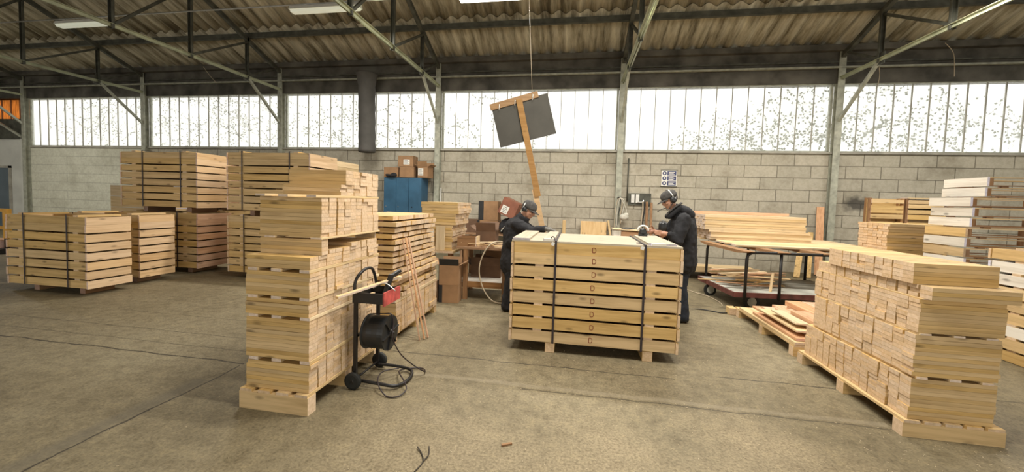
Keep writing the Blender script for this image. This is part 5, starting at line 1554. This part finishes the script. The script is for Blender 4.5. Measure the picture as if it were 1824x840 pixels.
chain(bm, [aL, (aL[0] - 0.13, aL[1] - .02, 0.04)], [0.035, 0.028]); chain(bm, [aR, (aR[0] - 0.13, aR[1] - .02, 0.04)], [0.035, 0.028])
hand(bm, wrL, (-0.9, 0.1, 0.05), (0.1, 1, 0.1), 1, 0.75); hand(bm, wrR, (-0.9, -0.3, 0.05), (0, -1, 0), 1, 0.7)
remeshed('body', bm, 'skin', 0.0065, p2, 2)
bm = nb()
chain(bm, [(1.47, 5.66, 0.80), (1.46, 5.66, 1.0), (1.45, 5.65, 1.32)], [0.185, 0.18, 0.165])
chain(bm, [(1.47, 5.57, 0.80), (1.46, 5.55, 1.30)], [0.145, 0.125]); chain(bm, [(1.47, 5.76, 0.80), (1.46, 5.76, 1.30)], [0.145, 0.125])
chain(bm, [shL, elL, (1.20, 5.325, 1.205)], [0.092, 0.075, 0.05]); chain(bm, [shR, elR, (1.11, 5.635, 1.21)], [0.09, 0.072, 0.05])
chain(bm, [(1.45, 5.65, 1.36), (1.37, 5.64, 1.46)], [0.15, 0.10])
remeshed('jacket', bm, 'cloth_dark', 0.012, p2, 3, folds=0.032)
bm = nb()
ell(bm, (1.445, 5.645, 1.515), (0.125, 0.135, 0.072), (0, 0.35, 0)); ell(bm, (1.50, 5.645, 1.46), (0.09, 0.12, 0.085)); ell(bm, (1.37, 5.64, 1.545), (0.085, 0.10, 0.06), (0, 0.5, 0))
for s in (-1, 1): rcone(bm, (1.36, 5.64 + 0.085 * s, 1.55), (1.24, 5.62 + 0.06 * s, 1.43), 0.045, 0.035)
hd = remeshed('hood', bm, 'cloth_dark', 0.011, p2, 3)
bm = nb(); tube(bm, smooth_path([(1.20, 5.56, 1.44), (1.255, 5.53, 1.52), (1.335, 5.52, 1.59), (1.39, 5.56, 1.615), (1.40, 5.64, 1.62)]), 0.012, 8); obj('hood_trim', bm, 'cloth_grey', p2, True)
bm = nb()
for (h_, k_, a_) in (((hip[0], hip[1] - .08, hip[2] - .05), kL, aL), ((hip[0], hip[1] + .08, hip[2] - .05), kR, aR)):
    chain(bm, [h_, k_, (a_[0], a_[1], 0.08)], [0.115, 0.082, 0.072])
remeshed('trousers', bm, 'denim', 0.012, p2, 3, folds=0.025)
for a_ in (aL, aR):
    bm = nb(); rcone(bm, (a_[0] + 0.03, a_[1], 0.05), (a_[0] - 0.15, a_[1] - 0.02, 0.042), 0.048, 0.040); rcone(bm, (a_[0], a_[1], 0.05), (a_[0], a_[1], 0.11), 0.048, 0.05)
    for v in bm.verts: v.co.z = max(v.co.z, 0.001)
    remeshed('shoe', bm, 'leather', 0.008, p2, 2)
cap(p2, hc, fdir, udir)
face_bits(p2, P, fdir)
bm = nb(); tube(bm, [P((0.108 * math.cos(a), -0.025, 0.142 * math.sin(a) + 0.0)) for a in [math.pi * k / 14 for k in range(15)]], 0.010, 6)
em = obj('ear_defenders', bm, 'chrome', p2, True)
for s in (-1, 1):
    bm = nb(); lathe(bm, P((0.078 * s, -0.015, -0.01)), P((0.13 * s, -0.015, -0.01)), [(0, 0.036), (0.012, 0.043), (0.036, 0.040), (0.05, 0.024)], 18); o = obj('ear_cup', bm, 'black_plastic', em, False); o.location = -p2.location
bm = nb(); tube(bm, smooth_path([P((-0.11, 0.0, -0.03)), P((-0.10, 0.10, -0.10)), (1.16, 5.47, 1.545), (1.075, 5.44, 1.505)]), 0.0045, 6); ell(bm, (1.07, 5.438, 1.503), (0.012, 0.009, 0.009), n=8)
o = obj('microphone_boom', bm, 'black_plastic', em, False); o.location = -p2.location

# the tool held by the standing worker
nt_ = thing('nail_gun', 'black rounded power tool held in the hand of the standing worker', 'power tool', (1.13, 5.36, 1.185))
bm = nb(); lathe(bm, (1.125, 5.36, 1.245), (1.125, 5.36, 1.38), [(0, 0.046), (0.02, 0.056), (0.09, 0.056), (0.115, 0.045), (0.13, 0.02)], 20); obj('cylinder', bm, 'black_plastic', nt_, True, smooth=True)
bm = nb(); box(bm, 1.085, 1.165, 5.33, 5.39, 1.168, 1.244); obj('handle', bm, 'card_red', nt_, True, 0.012)
bm = nb(); lathe(bm, (1.125, 5.36, 1.379), (1.125, 5.36, 1.389), [(0, 0.022), (0.008, 0.02)], 14); obj('end_cap', bm, 'chrome', nt_, True)
